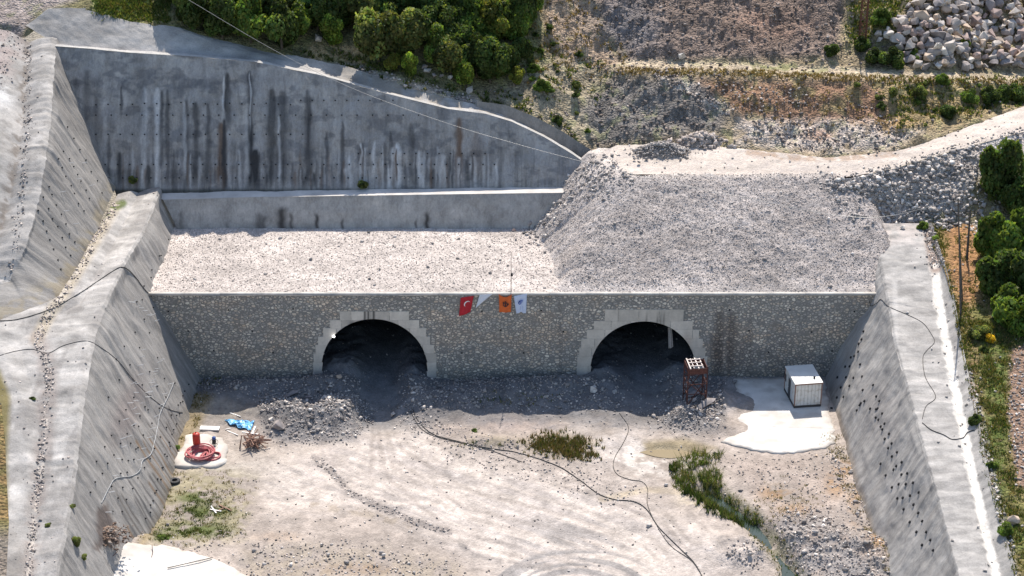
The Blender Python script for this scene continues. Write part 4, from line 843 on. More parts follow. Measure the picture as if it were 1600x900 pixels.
for (x, y, s, lab) in [(438, 668, 1.0, 'large grey upright boulder at the left foot of the dark gravel heap'), (423, 658, .5, 'small brown block just left of the dark gravel heap'), (462, 680, .42, 'dark stone right of the large grey boulder by the gravel heap'), (448, 632, .42, 'small white rock in the middle of the dark gravel heap'),
                       (1132, 636, .38, 'round white rock on the rubble between rusty tower and white slab'), (1275, 712, .32, 'dark stone lying alone on the pale slab edge below the cabin'), (614, 650, .4, 'dark block on the way out of the left tunnel'), (926, 612, .65, 'pale rock in the wall shade left of the right tunnel mouth'),
                       (828, 351, .45, 'pale block at the foot of the gravel ramp'), (803, 361, .35, 'pinkish block on flat gravel left of the ramp foot'), (1411, 357, .42, 'dark stone on top of the right bench'), (530, 590, .4, 'pale rock in the shade at the left tunnel mouth'),
                       (1066, 90, .8, 'dark boulder above the grass track on the brown scree'), (1583, 818, .7, 'grey boulder in grass beside the right bench'), (262, 821, .3, 'grey stone by the green tuft at the left slope foot')]:
    boulder(hit(x, y)+np.array([0, 0, s*.4]), s, lab)
for (x, y, s, lab, r) in [(456, 618, 1.15, 'long white rock slab tilted on top of the dark gravel heap', .5), (482, 622, .7, 'flat white rock slab right of the long tilted one', -.3), (1103, 635, 1.7, 'broad grey rock slab leaning on the rubble behind the rusty tower', .6), (1082, 620, 1.3, 'pale slab of rock standing under the rusty tower', .3)]:
    o = boulder(hit(x, y)+np.array([0, 0, s*.22]), s, lab, k=3, sq=(1, .5, .28)); o.rotation_euler = (.3, -.25, r)
for k, (x, y, s) in enumerate([(497, 62, .8), (663, 107, .6), (668, 113, .7), (678, 120, .5), (690, 121, .4), (703, 122, .5), (735, 143, .8)]):
    boulder(hit(x, y)+np.array([0, 0, .2]), s, 'pale rock in the shade at the lower edge of the wood', 'pale rocks at the lower edge of the wood')
#PART3

def rubble_heap(px, py, rx, ry, h, n, label, big=.35, cols=None, mound=True):
    P = hit(px, py); e = empty('rubble_heap', P, label, 'rubble heap'); k = 26; V = []; F = []
    for j in range(k):
        for i in range(k):
            u = (i/(k-1)-.5)*2; v = (j/(k-1)-.5)*2; x = u*rx*1.3; y = v*ry*1.3; d = math.hypot(u*1.3, v*1.3)
            V.append((x, y, h*max(-.15, math.exp(-d*d*1.6)-.12)*(.7+.6*fbm(np.array([x*.9+px]), np.array([y*.9]), 3, 7)[0])-.1-2.5*max(0, d-.85)))
    F = [(j*k+i, j*k+i+1, (j+1)*k+i+1, (j+1)*k+i) for j in range(k-1) for i in range(k-1)]
    if mound: link('mound', np_mesh('mound', V, F, np.tile([.34, .30, .27], (k*k, 1)), True), M['scree'], e)
    r = np.random.default_rng(px); q = r.normal(size=(n, 2))*.5; x = q[:, 0]*rx; y = q[:, 1]*ry; d2 = (x/rx)**2+(y/ry)**2; z = h*np.maximum(0, np.exp(-d2*1.6)-.12)
    o = merged('loose_stones', np.stack([x, y, z], 1), .07+big*r.random(n)**2.5, PEB, np.array(cols or GC)[r.integers(0, 4, n)], M['rock'], px, True); o.parent = e; o['kind'] = 'stuff'
rubble_heap(1034, 238, 3.6, 1.7, 1.5, 700, 'fine grey rubble heap at the back left of the plateau track')
rubble_heap(1096, 222, 3.2, 1.4, 1.3, 380, 'coarse pale rubble heap right of the fine one behind the plateau track', .6, PC)

rubble_heap(168, 838, 1.9, 1.6, .8, 520, 'brown broken rubble spilling out under the torn lower end of the left slope', .3, [(.20, .14, .11), (.26, .19, .15), (.15, .11, .09), (.34, .29, .25), (.2, .15, .12)], False)
# ================================================================ VEGETATION
def tube_np(pts, radii, seg=7):
    pts = np.asarray(pts, float); V = []; F = []
    for i, p in enumerate(pts):
        d = pts[min(i+1, len(pts)-1)]-pts[max(i-1, 0)]; d /= np.linalg.norm(d)+1e-9; a = np.cross(d, [0, 0, 1.0] if abs(d[2]) < .9 else [1.0, 0, 0]); a /= np.linalg.norm(a); b = np.cross(d, a)
        r = radii[i] if hasattr(radii, '__len__') else radii
        for k in range(seg): t = 2*math.pi*k/seg; V.append(p+(a*math.cos(t)+b*math.sin(t))*r)
    for i in range(len(pts)-1):
        for k in range(seg): F.append((i*seg+k, i*seg+(k+1) % seg, (i+1)*seg+(k+1) % seg, (i+1)*seg+k))
    return V, F
def tubes(name, lst, m, parent=None, seg=7):
    V = []; F = []
    for pts, r in lst:
        v, f = tube_np(pts, r, seg); k = len(V); V += v; F += [tuple(a+k for a in q) for q in f]
    return link(name, np_mesh(name, V, F, None, True), m, parent)
def crown_mesh(seed, n=3600, nc=13, tint=(.055, .085, .03), flat=.95, leaf=.085, open_=.75, tall=1.0):
    r = np.random.default_rng(seed); cen = r.normal(size=(nc, 3)); cen /= np.linalg.norm(cen, axis=1)[:, None]; cen *= r.uniform(.25, open_, (nc, 1)); cen[:, 2] *= flat*tall
    cr = r.uniform(.28, .5, nc); ct = r.uniform(.45, 1.5, nc); I = r.integers(0, nc, n)
    d = r.normal(size=(n, 3)); d /= np.linalg.norm(d, axis=1)[:, None]; rr = cr[I]*r.uniform(.55, 1.08, n)**.6
    P = cen[I]+d*rr[:, None]; P[:, 2] += 1.0
    nrm = d+r.normal(size=(n, 3))*.7; nrm /= np.linalg.norm(nrm, axis=1)[:, None]; a = np.cross(nrm, r.normal(size=(n, 3))); a /= np.linalg.norm(a, axis=1)[:, None]; b = np.cross(nrm, a)
    s = leaf*r.uniform(.6, 1.4, n)[:, None]; V = np.stack([P-a*s-b*s*.6, P+a*s*.4-b*s, P+a*s+b*s*.7, P-a*s*.5+b*s], 1).reshape(-1, 3)
    c = np.array(tint)[None, :]*(ct[I]*r.uniform(.65, 1.4, n))[:, None]; c[:, 0] *= r.uniform(.8, 1.35, n); c = np.repeat(c, 4, 0)
    me = np_mesh('crown', V, np.arange(n*4).reshape(-1, 4), c); me.materials.append(M['leaf']); return me, cen
def trunk_mesh(cen, seed):
    r = random.Random(seed); L = [([(0, 0, -.25), (.03, .02, .3), (.0, .04, .9)], [.085, .065, .04])]
    for c in cen[:6]: L.append(([(0.01, .02, .35), (c[0]*.4, c[1]*.4, .65+c[2]*.2), (c[0]*.9, c[1]*.9, 1.0+c[2]*.8)], [.045, .028, .012]))
    V = []; F = []
    for pts, rr in L:
        v, f = tube_np(pts, rr, 6); k = len(V); V += v; F += [tuple(a+k for a in q) for q in f]
    me = np_mesh('trunk', V, F, None, True); me.materials.append(M['bark']); return me
TONE = {'dark': (.042, .066, .026), 'mid': (.062, .098, .03), 'light': (.105, .155, .04), 'teal': (.05, .10, .05), 'yel': (.085, .10, .03), 'olive': (.08, .10, .045), 'flower': (.30, .24, .03)}
CR_ = {}
for k, t in TONE.items(): CR_[k] = [crown_mesh(500+i*7+len(k), 7500, 17, (t[0]*2.1, t[1]*2.1, t[2]*1.5), leaf=.058) for i in range(3)]
TK = {}
def tree(p, r, tone, label, cat='tree', group=None, tall=1.25, name='tree', low=False):
    v = random.randrange(3); me, cen = CR_[tone][v]
    if (tone, v) not in TK: TK[(tone, v)] = trunk_mesh(cen, v)
    e = empty(name, p, label, cat, group, random.uniform(0, 6.28))
    for nm, d in (('crown', me), ('trunk', TK[(tone, v)])):
        o = bpy.data.objects.new(nm, d); COL.objects.link(o); o.parent = e
        o.scale = (r, r*random.uniform(.9, 1.1), r*tall)
        if low: o.location = (0, 0, -r*.45)
    return e
front = [(305, 44, 2.6, 'dark', 'dark green tree at the left front of the wood beside the grass'), (347, 60, 2.4, 'dark', 'dark green tree just above the berm, second from the left end of the wood'), (392, 66, 2.5, 'mid', 'mid green round tree above the berm near the left end of the wood'), (440, 76, 2.6, 'dark', 'dark spreading tree above the berm left of the small bright tree'),
         (463, 62, 2.2, 'mid', 'bushy green tree half behind the dark spreading one'), (518, 68, 1.7, 'light', 'small bright green tree in front of the dark wood'), (592, 98, 3.0, 'olive', 'tall olive green tree standing forward in the middle of the wood'), (642, 84, 2.4, 'olive', 'grey green tree right of the tall olive one'),
         (612, 112, 1.1, 'yel', 'yellowish bush at the wood edge left of the small round bright bush'), (641, 118, 1.25, 'light', 'small round bright green bush in front of the wood'), (686, 104, 2.3, 'mid', 'round mid green tree behind the pale rocks'), (704, 118, 2.1, 'olive', 'grey green low tree just right of the pale rocks'),
         (728, 136, 1.5, 'light', 'small light green tree standing alone before the shadow at the wood edge'), (752, 96, 2.4, 'mid', 'green tree below the yellow green one at the right of the wood'), (771, 72, 2.7, 'yel', 'yellow green round tree at the right edge of the wood'), (733, 50, 2.3, 'teal', 'blue green tree beside the yellow green one'),
         (766, 128, 2.5, 'dark', 'dark tree in shadow at the lower right corner of the wood'), (794, 118, 1.7, 'dark', 'small dark tree at the far right of the wood'), (806, 134, 1.1, 'yel', 'yellowish shrub at the lower right tip of the wood'), (834, 20, 1.7, 'mid', 'lone green tree on the slope right of the wood'), (815, 92, 1.3, 'dark', 'dark bush on the dry slope just right of the wood')]
for x, y, r, t, lab in front: tree(hit(x, y), r, t, lab, 'bush' if 'bush' in lab or 'shrub' in lab else 'tree', name='bush' if 'bush' in lab or 'shrub' in lab else 'tree')
k = 0
for y in (52, 30, 8, -8):
    x = 268+random.uniform(0, 20)
    while x < 815:
        lim = np.interp(x, [260, 350, 450, 560, 700, 800], [20, 46, 56, 62, 96, 105]); yj = y+random.uniform(-6, 6)
        if y > 0 and x > 640: yj += 14
        if yj < lim-6 and not (x < 300 and yj > 20):
            tree(hit(x, yj), random.uniform(2.1, 3.0), random.choice(['dark', 'dark', 'mid', 'olive', 'dark', 'teal']), 'dark green tree inside the dense wood above the tall wall', 'tree', 'trees inside the dense wood'); k += 1
        x += random.uniform(30, 44)
for x, y in [(700, 88), (725, 100), (745, 118), (715, 70), (668, 70)]: tree(hit(x, y), 2.2, 'dark', 'dark green tree inside the dense wood above the tall wall', 'tree', 'trees inside the dense wood')
print('wood', k)
for x, y, r, t, lab, tl in [(1563, 303, 2.35, 'dark', 'tall dark green tree on the bank below the track at the right edge', 1.6), (1592, 330, 2.2, 'dark', 'dark round tree behind the tall one at the right edge', 1.2), (1556, 404, 2.5, 'mid', 'broad green tree at the top left of the right-hand thicket', 1.3), (1592, 408, 2.7, 'mid', 'broad bright-topped green tree at the right frame edge of the thicket', 1.3),
                        (1562, 455, 2.4, 'dark', 'dark green tree in the middle of the right-hand thicket', 1.2), (1598, 470, 2.7, 'dark', 'dark tree at the frame edge in the middle of the right-hand thicket', 1.2), (1580, 502, 2.3, 'mid', 'lowest green tree of the right-hand thicket', 1.1), (1612, 520, 2.3, 'mid', 'green tree at the lowest right corner of the thicket', 1.1)]:
    tree(hit(x, y), r*1.12, t, lab, tall=tl*1.05, low=True)
for x, y, r, t, lab in [(1530, 528, 1.25, 'olive', 'grey green bush in dry grass below the poles'), (1546, 532, .6, 'flower', 'yellow flowering bush beside the grey green one'), (1537, 550, .5, 'dark', 'tiny dark bush below the yellow flowering bush'), (1345, 78, 1.3, 'dark', 'dark bush at the foot of the lattice pylon'), (1300, 84, 1.0, 'dark', 'dark bush left of the pylon on the scree edge'),
                        (1376, 35, 1.4, 'mid', 'green bush in grass left of the boulder heap'), (1394, 100, 1.6, 'dark', 'dark bush at the left foot of the boulder heap'), (1366, 96, 1.3, 'dark', 'dark low bush in shadow below the pylon'), (1427, 92, .9, 'mid', 'green bush growing between boulders low in the heap'), (1508, 72, .7, 'light', 'small bright bush growing inside the boulder heap'),
                        (1473, 130, 1.0, 'mid', 'green bush on the terrace edge below the boulder heap'), (1516, 158, 1.1, 'mid', 'round green bush above the right end of the track'), (1481, 180, 1.1, 'dark', 'dark bush casting shadow above the track'), (1545, 156, 1.3, 'dark', 'left bush of the dark hedge above the track'), (1566, 154, 1.4, 'dark', 'middle bush of the dark hedge above the track'), (1590, 156, 1.5, 'dark', 'right bush of the dark hedge above the track'),
                        (1438, 150, 1.0, 'olive', 'grey olive bush on the dry bank below the heap'), (1395, 148, .7, 'olive', 'small olive bush on the brown bank under the pylon'), (846, 140, 1.0, 'mid', 'low green bush on the dry slope between the wood and grey scree'), (871, 192, .7, 'dark', 'small dark bush on the grey scree above the wing wall'), (833, 112, .8, 'mid', 'small bush above the low green one on the dry slope'),
                        (905, 88, .5, 'dark', 'tiny dark bush high on the dry slope beside the brown scree'), (859, 45, .5, 'dark', 'small dark bush in the shade below the lone tree'), (1500, 640+24, .0, '', '')]:
    if r: tree(hit(x, y), r, t, lab, 'bush', name='bush', tall=.95, low=True)
for x, y, r, t, lab in [(1523, 660, .7, 'dark', 'dark green bush on the stony strip right of the bench, upper of two'), (1570, 832, .8, 'mid', 'green bush on the stones near the lower right corner'), (1548, 730, .6, 'mid', 'green tuft-like bush on the grass edge right of the bench, mid way'), (1441, 357, .7, 'mid', 'green bush at the top end of the right bench'), (1462, 372, .5, 'light', 'light green bush in the debris of the right drain'),
                        (276, 700, .45, 'mid', 'small green bush at the slope foot beside the hose slab'), (256, 840, .55, 'mid', 'small green tuft bush at the foot of the left slope, near the white slab'), (112, 791, .35, 'olive', 'small green bush growing on the lower left bench edge'), (75, 821, .35, 'olive', 'olive tuft on the lower left bench'), (51, 623, .35, 'dark', 'tiny dark bush on the left bench near the verge'),
                        (118, 850, .6, 'olive', 'olive bush below the broken end of the left slope'), (130, 872, .5, 'olive', 'green bush beside the white slab, under the broken slope end'), (208, 284, .6, 'olive', 'dark green climber bush at the left foot of the tall stained wall'), (568, 292, .65, 'olive', 'dark green climber bush at the middle foot of the tall stained wall'), (741, 673, .4, 'mid', 'small single green weed on the dirt bank between the tunnels')]:
    tree(hit(x, y), r, t, lab, 'bush', name='bush', tall=.55 if r < .6 else .9, low=True)
# grass and reeds: one object per patch
def grass(name, key, n, mask, h0, h1, cols, seed, wd=.05, lean=.35, label=None, nb=5):
    P, q = sample([key], n, mask, seed); r = np.random.default_rng(seed); P = np.repeat(P, nb, 0)+r.normal(size=(n*nb, 3))*np.array([.1, .1, 0]); k = len(P)
    h = r.uniform(h0, h1, k); th = r.uniform(0, 6.28, k); dx = np.stack([np.cos(th), np.sin(th), 0*th], 1)*wd*r.uniform(.6, 1.5, k)[:, None]
    top = P+np.stack([r.normal(size=k)*lean*h, r.normal(size=k)*lean*h, h], 1); V = np.stack([P-dx-np.array([0, 0, .05]), P+dx-np.array([0, 0, .05]), top], 1).reshape(-1, 3)
    c = np.repeat(np.array(cols)[r.integers(0, len(cols), k)]*r.uniform(.7, 1.3, (k, 1)), 3, 0)
    return tag(link(name, np_mesh(name, V, np.arange(k*3).reshape(-1, 3), c), M['blade']), kind='stuff')
GG = [(.07, .11, .025), (.10, .15, .03), (.05, .08, .02)]; YG = [(.20, .17, .07), (.28, .21, .10), (.14, .14, .05)]
rb = lambda V, s, sc=1.2, a=.45, b=.6: ss(a, b, fbm(V[:, 0]*sc, V[:, 1]*sc, 3, s))
grass('reeds', 'pit_ground', 480, lambda V, px, py: mpoly(px, py, [(1052, 728), (1090, 708), (1125, 712), (1125, 760), (1150, 790), (1192, 815), (1180, 826), (1130, 808), (1095, 790), (1088, 768), (1056, 764)], 8)*rb(V, 15, 1.1, .3, .55), .25, 1.05, [(.10, .15, .04), (.14, .21, .05), (.08, .11, .04), (.24, .21, .10), (.19, .17, .08)], 401, .04, .4, nb=8)
grass('reeds', 'pit_ground', 150, lambda V, px, py: mstroke(px, py, [(1052, 730), (1060, 755), (1100, 792), (1180, 825)], 6), .4, .9, [(.04, .06, .02), (.05, .08, .02)], 402, .06, .25, nb=8)
grass('dry_grass', 'pit_ground', 500, lambda V, px, py: (mblob(px, py, 875, 696, 44, 16)+.8*mblob(px, py, 905, 712, 26, 8)), .2, .6, [(.16, .11, .06), (.20, .14, .08), (.10, .12, .04), (.08, .10, .03)], 403, .05, .3, nb=8)
grass('grass', 'pit_ground', 650, lambda V, px, py: (mblob(px, py, 305, 778, 34, 8)+mblob(px, py, 320, 800, 46, 11)+mblob(px, py, 310, 828, 52, 12)+mblob(px, py, 255, 838, 12, 8))*rb(V, 5, 1.0, .4, .55), .06, .22, GG+[(.14, .17, .05), (.2, .18, .09)], 404, .045, .6, nb=7)
grass('dry_grass', 'pit_ground', 1500, lambda V, px, py: (mpoly(px, py, [(290, 612), (325, 618), (300, 690), (270, 740), (245, 830), (222, 860), (215, 850), (262, 720)], 6)+mstroke(px, py, [(1300, 690), (1330, 760), (1380, 850), (1400, 900)], 14)*.8+mblob(px, py, 1230, 780, 50, 30)*.3+mpoly(px, py, [(268, 735), (340, 725), (400, 745), (380, 840), (240, 860)], 10)*.3+mpoly(px, py, [(100, 840), (150, 815), (180, 850), (120, 880)], 6))*rb(V, 6), .08, .28, YG, 405, .04, .5)
grass('weeds', 'pit_ground', 500, lambda V, px, py: mblob(px, py, 790, 622, 60, 8)+mblob(px, py, 760, 694, 50, 6)*.7+mstroke(px, py, STR, 20)*.7+mblob(px, py, 320, 596, 20, 12), .1, .35, GG+YG, 406, .05, .4)
grass('grass', 'hillside', 4600, lambda V, px, py: mpoly(px, py, [(140, -40), (270, -40), (262, 34), (150, 30)], 6)*1.5+mpoly(px, py, [(440, 78), (560, 80), (700, 135), (800, 150), (850, 160), (900, 215), (840, 180), (700, 155)], 8)*.8*rb(V, 7)+mpoly(px, py, [(800, 20), (870, 60), (960, 110), (930, 160), (820, 150)], 12)*.35*rb(V, 8, .8, .5, .6)+mpoly(px, py, [(1370, 125), (1610, 125), (1610, 160), (1400, 200)], 12)*.5*rb(V, 9)+mpoly(px, py, [(1330, -40), (1430, -40), (1400, 50), (1330, 70)], 12)*.7, .15, .45, GG+[(.18, .20, .05), (.22, .18, .07)], 407, .09, .5)
grass('dry_grass', 'hillside', 1500, lambda V, px, py: mpoly(px, py, [(850, -30), (905, -30), (955, 60), (985, 105), (830, 150), (800, 60)], 14)*.5*rb(V, 10)+mpoly(px, py, [(1090, 125), (1600, 128), (1560, 170), (1400, 205), (1170, 190)], 12)*.25*rb(V, 12, .6, .5, .6)+mstroke(px, py, [(970, 112), (1150, 114), (1300, 122), (1600, 130)], 5), .12, .4, [(.24, .17, .09), (.28, .20, .10), (.17, .14, .06)], 408, .08, .5)
SURF['verge_r'] = SURF['verge']
grass('grass', 'verge', 7000, lambda V, px, py: (1-mpoly(px, py, [(1578, 545), (1650, 530), (1650, 770), (1590, 760), (1574, 650)], 4))*(.25+rb(V, 13, .6))*(1-.85*mpoly(px, py, [(1475, 350), (1545, 340), (1535, 400), (1530, 470), (1500, 480), (1480, 430)], 10)), .1, .4, GG+YG, 409, .06, .5)
rocks('field_stones', 'verge', 2600, lambda V, px, py: mpoly(px, py, [(1500, 560), (1520, 590), (1545, 700), (1575, 830), (1590, 900), (1560, 830), (1530, 700), (1505, 620)], 5)*2+mpoly(px, py, [(1578, 545), (1650, 530), (1650, 770), (1590, 760), (1574, 650)], 4)+.03, .04, .3, GC+[(.4, .28, .2)], 411, pw=2.6)
#PART4

sh = 0
for k in range(60):
    x = random.uniform(810, 930) if k % 3 else random.uniform(1330, 1600); y = random.uniform(15, 215) if k % 3 else random.uniform(128, 175)
    if k % 3 and x > 850+(y)*.55: continue
    if k % 3 and y > 100+(x-800)*.9: continue
    tree(hit(x, y), random.uniform(.28, .6), random.choice(['dark', 'mid', 'olive', 'olive']), 'small low shrub dotted on the dry slopes around the scree', 'shrub', 'small shrubs on the dry slopes', .8, 'shrub', True)
# ================================================================ SLABS, WATER
def slab(name, poly, zt, label, th=.14, pts=None, nz=.05, base=(.66, .635, .60)):
    P = [Z(x, y, zt if not callable(zt) else zt(x)+.3) for x, y in poly]
    # ragged outline
    Q = []
    for a, b in zip(P, P[1:]+P[:1]):
        n = max(2, int(np.linalg.norm(b-a)/.5)); d = b-a; nn = np.array([d[1], -d[0], 0])/np.linalg.norm(d[:2])
        for i in range(n): Q.append(a+d*i/n+nn*random.uniform(-.22, .22)*(1 if i else 0))
    from mathutils.geometry import delaunay_2d_cdt
    pts2 = [Vector(q[:2]) for q in Q]; bnd = [(i, (i+1) % len(Q)) for i in range(len(Q))]
    x0, y0 = np.min([q[:2] for q in Q], 0); x1, y1 = np.max([q[:2] for q in Q], 0); X_ = np.array([q[0] for q in Q]); 
    ins = [(x, y) for x in np.arange(x0, x1, .5) for y in np.arange(y0, y1, .5)]
    ins = [Vector((x+random.uniform(-.1, .1), y+random.uniform(-.1, .1))) for x, y in ins if inpoly(np.array([x]), np.array([y]), [tuple(q[:2]) for q in Q])[0] and pdist(np.array([x]), np.array([y]), [tuple(q[:2]) for q in Q])[0] > .25]
    vs, es, fs, *_ = delaunay_2d_cdt(pts2+ins, bnd, [list(range(len(Q)))], 1, 1e-5)
    zf = lambda v: np.interp(v[0], [p[0] for p in sorted(P, key=lambda p: p[0])], [p[2] for p in sorted(P, key=lambda p: p[0])]) if callable(zt) else zt
    V = [(v.x, v.y, zf(v)+(fbm(np.array([v.x*.6]), np.array([v.y*.6]), 3, 9)[0]-.5)*nz*2) for v in vs]; n0 = len(V); F = [tuple(f) for f in fs if len(f) == 3]
    nb = len(Q); V += [(V[i][0]*1.0, V[i][1], V[i][2]-th) for i in range(nb)]
    F2 = [(i, (i+1) % nb, n0+(i+1) % nb) for i in range(nb)]+[(i, n0+(i+1) % nb, n0+i) for i in range(nb)]
    V = np.array(V); n = fbm(V[:, 0]*.5, V[:, 1]*.9, 4, 19); c = np.array(base)[None, :]*(.75+.5*n)[:, None]; c = lay(c, ss(.48, .66, fbm(V[:, 0]*.7, V[:, 1]*.9, 4, 23)), (.46, .42, .38), .6)
    c = lay(c, ss(.9, .0, pdist(V[:, 0], V[:, 1], [tuple(q[:2]) for q in Q]+[tuple(Q[0][:2])]))*ss(.35, .6, fbm(V[:, 0]*1.6, V[:, 1]*1.6, 3, 29)), (.42, .38, .34), .8)
    o = link(name, np_mesh(name, V, F+F2, c), M['slab']); BV.append(BVHTree.FromPolygons([tuple(v) for v in V], F))
    o['kind'] = 'structure'; return o
slab('concrete_slab', [(1148, 590), (1225, 590), (1290, 592), (1296, 640), (1302, 668), (1306, 692), (1290, 700), (1240, 708), (1190, 706), (1150, 697), (1126, 690), (1160, 672), (1148, 652), (1168, 634), (1152, 615)], -.05, '', .2, nz=.03)
slab('concrete_slab', [(290, 680), (318, 678), (348, 684), (356, 698), (352, 722), (338, 729), (300, 728), (272, 727), (270, 718), (284, 700)], .14, '', .35, nz=.04, base=(.62, .58, .53))
slab('concrete_slab', [(150, 852), (185, 846), (225, 851), (262, 853), (310, 866), (350, 880), (390, 900), (430, 940), (440, 1000), (90, 1000), (110, 900), (125, 875)], lambda x: float(np.interp(x, [90, 150, 225, 300, 390, 440], [4.3, 3.5, 2.1, .9, .3, .2])), '', 1.2, nz=.08)
def water(name, pts, wd, z, m):
    V = []; F = []
    P = [Z(x, y, z) for x, y in pts]; n = 60; P = resample(P, np.linspace(0, 1, n))
    for i in range(n):
        d = P[min(i+1, n-1)]-P[max(i-1, 0)]; nn = np.array([d[1], -d[0], 0])/np.linalg.norm(d[:2]); w_ = wd; V += [tuple(P[i]-nn*w_), tuple(P[i]+nn*w_)]
    for i in range(n-1): F.append((2*i, 2*i+1, 2*i+3, 2*i+2))
    return tag(link(name, np_mesh(name, V, F), m), kind='structure')
mw, nt, b = new_mat('stream_water'); b.inputs['Base Color'].default_value = (.035, .055, .045, 1); b.inputs['Roughness'].default_value = .08
nn = nt.nodes.new('ShaderNodeTexNoise'); nn.inputs['Scale'].default_value = 3; bp = nt.nodes.new('ShaderNodeBump'); bp.inputs['Strength'].default_value = .15; nt.links.new(nn.outputs['Fac'], bp.inputs['Height']); nt.links.new(bp.outputs[0], b.inputs['Normal'])
water('stream_water', [(1100, 778), (1150, 800), (1185, 822), (1205, 845), (1228, 875), (1245, 910), (1262, 960)], 2.0, -.98, mw)
mp_, nt, b = new_mat('puddle_water'); b.inputs['Base Color'].default_value = (.30, .24, .15, 1); b.inputs['Roughness'].default_value = .15
pc_ = Z(1045, 703, -.54); rg_ = [(pc_[0]+3.6*math.cos(t)*(1+.12*math.sin(3*t)), pc_[1]+1.5*math.sin(t)*(1+.12*math.cos(4*t)), -.54) for t in np.linspace(0, 2*math.pi, 49)[:-1]]
tag(link('puddle', np_mesh('puddle', [(pc_[0], pc_[1], -.54)]+rg_, [(0, 1+k, 1+(k+1) % 48) for k in range(48)]), mp_), kind='structure')
# ================================================================ weep holes and nails on the slopes
def discs(name, pts, nrm, r, m, parent, L=.12):
    V = []; F = []; nrm = Vector(nrm).normalized(); a = nrm.orthogonal().normalized(); b_ = nrm.cross(a)
    for p in pts:
        p = Vector(p); k = len(V); V.append(tuple(p+nrm*L))
        for i in range(8):
            t = i*math.pi/4; d = (a*math.cos(t)+b_*math.sin(t))*r; V.append(tuple(p+d+nrm*L)); V.append(tuple(p+d-nrm*.1))
        for i in range(8):
            j = (i+1) % 8; F.append((k, k+1+2*i, k+1+2*j)); F += [(k+1+2*i, k+2+2*i, k+2+2*j), (k+1+2*i, k+2+2*j, k+1+2*j)]
    return link(name, np_mesh(name, V, F), m, parent)
def unparent_loc(o, e): o.matrix_parent_inverse = e.matrix_basis.inverted()
def hrow(pts, n):
    P = resample([(x, y, 0) for x, y in pts], np.linspace(0, 1, n)); return [(p[0]+random.uniform(-1.5, 1.5), p[1]+random.uniform(-2, 2)) for p in P]
hl = []
for r_ in [[(262, 375), (212, 470)], [(252, 400), (222, 470)], [(240, 480), (180, 560)], [(295, 600), (180, 815)], [(289, 612), (235, 800)], [(272, 600), (175, 760)], [(282, 630), (222, 830)], [(232, 520), (170, 620)], [(245, 560), (150, 720)], [(255, 590), (140, 770)], [(215, 700), (175, 800)], [(230, 640), (190, 720)]]:
    hl += hrow(r_, max(3, int(math.hypot(r_[0][0]-r_[-1][0], r_[0][1]-r_[-1][1])/random.uniform(15, 22))))
def on_plane(lst, P0, N0): return [PL(x, y, P0, N0) for x, y in lst]
def safe(lst, lift=None):
    out = []
    for x, y in lst:
        p, n = hitn(x, y); out.append(p)
    return out
o = discs('weep_holes', safe(hl), (1, 0, .48), .085, M['hole'], shot); unparent_loc(o, shot); o['kind'] = 'stuff'
hr = []
for r_ in [[(1368, 640), (1385, 690), (1420, 770), (1460, 860)], [(1374, 628), (1392, 690), (1436, 768)], [(1376, 725), (1400, 770), (1440, 850)], [(1360, 640), (1376, 665)], [(1345, 480+150), (1352, 600), (1340, 560), (1348, 530)], [(1335, 590), (1318, 620)], [(1350, 520), (1300, 640)], [(1365, 600), (1372, 640)], [(1330, 560), (1310, 590)], [(1398, 735), (1410, 780)], [(1340, 640), (1350, 625)]]:
    hr += hrow(r_, max(3, int(math.hypot(r_[0][0]-r_[-1][0], r_[0][1]-r_[-1][1])/random.uniform(13, 16))))
o = discs('weep_holes', safe(hr), (-1, 0, .48), .15, M['hole'], shr); unparent_loc(o, shr); o['kind'] = 'stuff'
hu = []
for r_ in [[(90, 250), (130, 330)], [(75, 290), (115, 380)], [(105, 200), (160, 300)], [(100, 235), (140, 310)], [(60, 330), (95, 420)], [(68, 310), (110, 400)]]: hu += hrow(r_, 7)
o = discs('weep_holes', safe(hu), (1, 0, .5), .09, M['hole'], shu); unparent_loc(o, shu); o['kind'] = 'stuff'
h3 = [(x+random.uniform(-1, 1), 257+.0*x) for x in range(165, 780, 19)]+[(x, 240) for x in range(560, 770, 18)]+[(x, 157) for x in range(470, 620, 18)]+[(x, 162+random.uniform(-2, 2)) for x in range(150, 460, 19)]+[(x, 278) for x in range(170, 700, 22)]+[(x, 180) for x in range(150, 660, 24)]+[(x, 210) for x in range(150, 480, 19)]
o = discs('weep_holes', safe(h3), (0, -1, .56), .085, M['hole'], w3); unparent_loc(o, w3); o['kind'] = 'stuff'
nl = []
for r_ in [[(205, 600), (165, 800)], [(222, 545), (205, 640)], [(240, 580), (190, 700)], [(262, 600), (215, 720)], [(250, 560), (228, 620)], [(200, 470), (240, 500)]]:
    for x, y in hrow(r_, 8):
        p, n = hitn(x, y); nl.append(([p, p+np.array([.55, 0, .12])+np.random.default_rng(int(x)).normal(size=3)*.08], .035))
for x, y in [(95, 300), (120, 280), (108, 255), (128, 255), (140, 290), (100, 330), (115, 350)]:
    p, n = hitn(x, y); nl.append(([p, p+np.array([.6, 0, .1])], .035))
o = tubes('soil_nails', nl, M['nail'], shot, 5); unparent_loc(o, shot); o['kind'] = 'stuff'
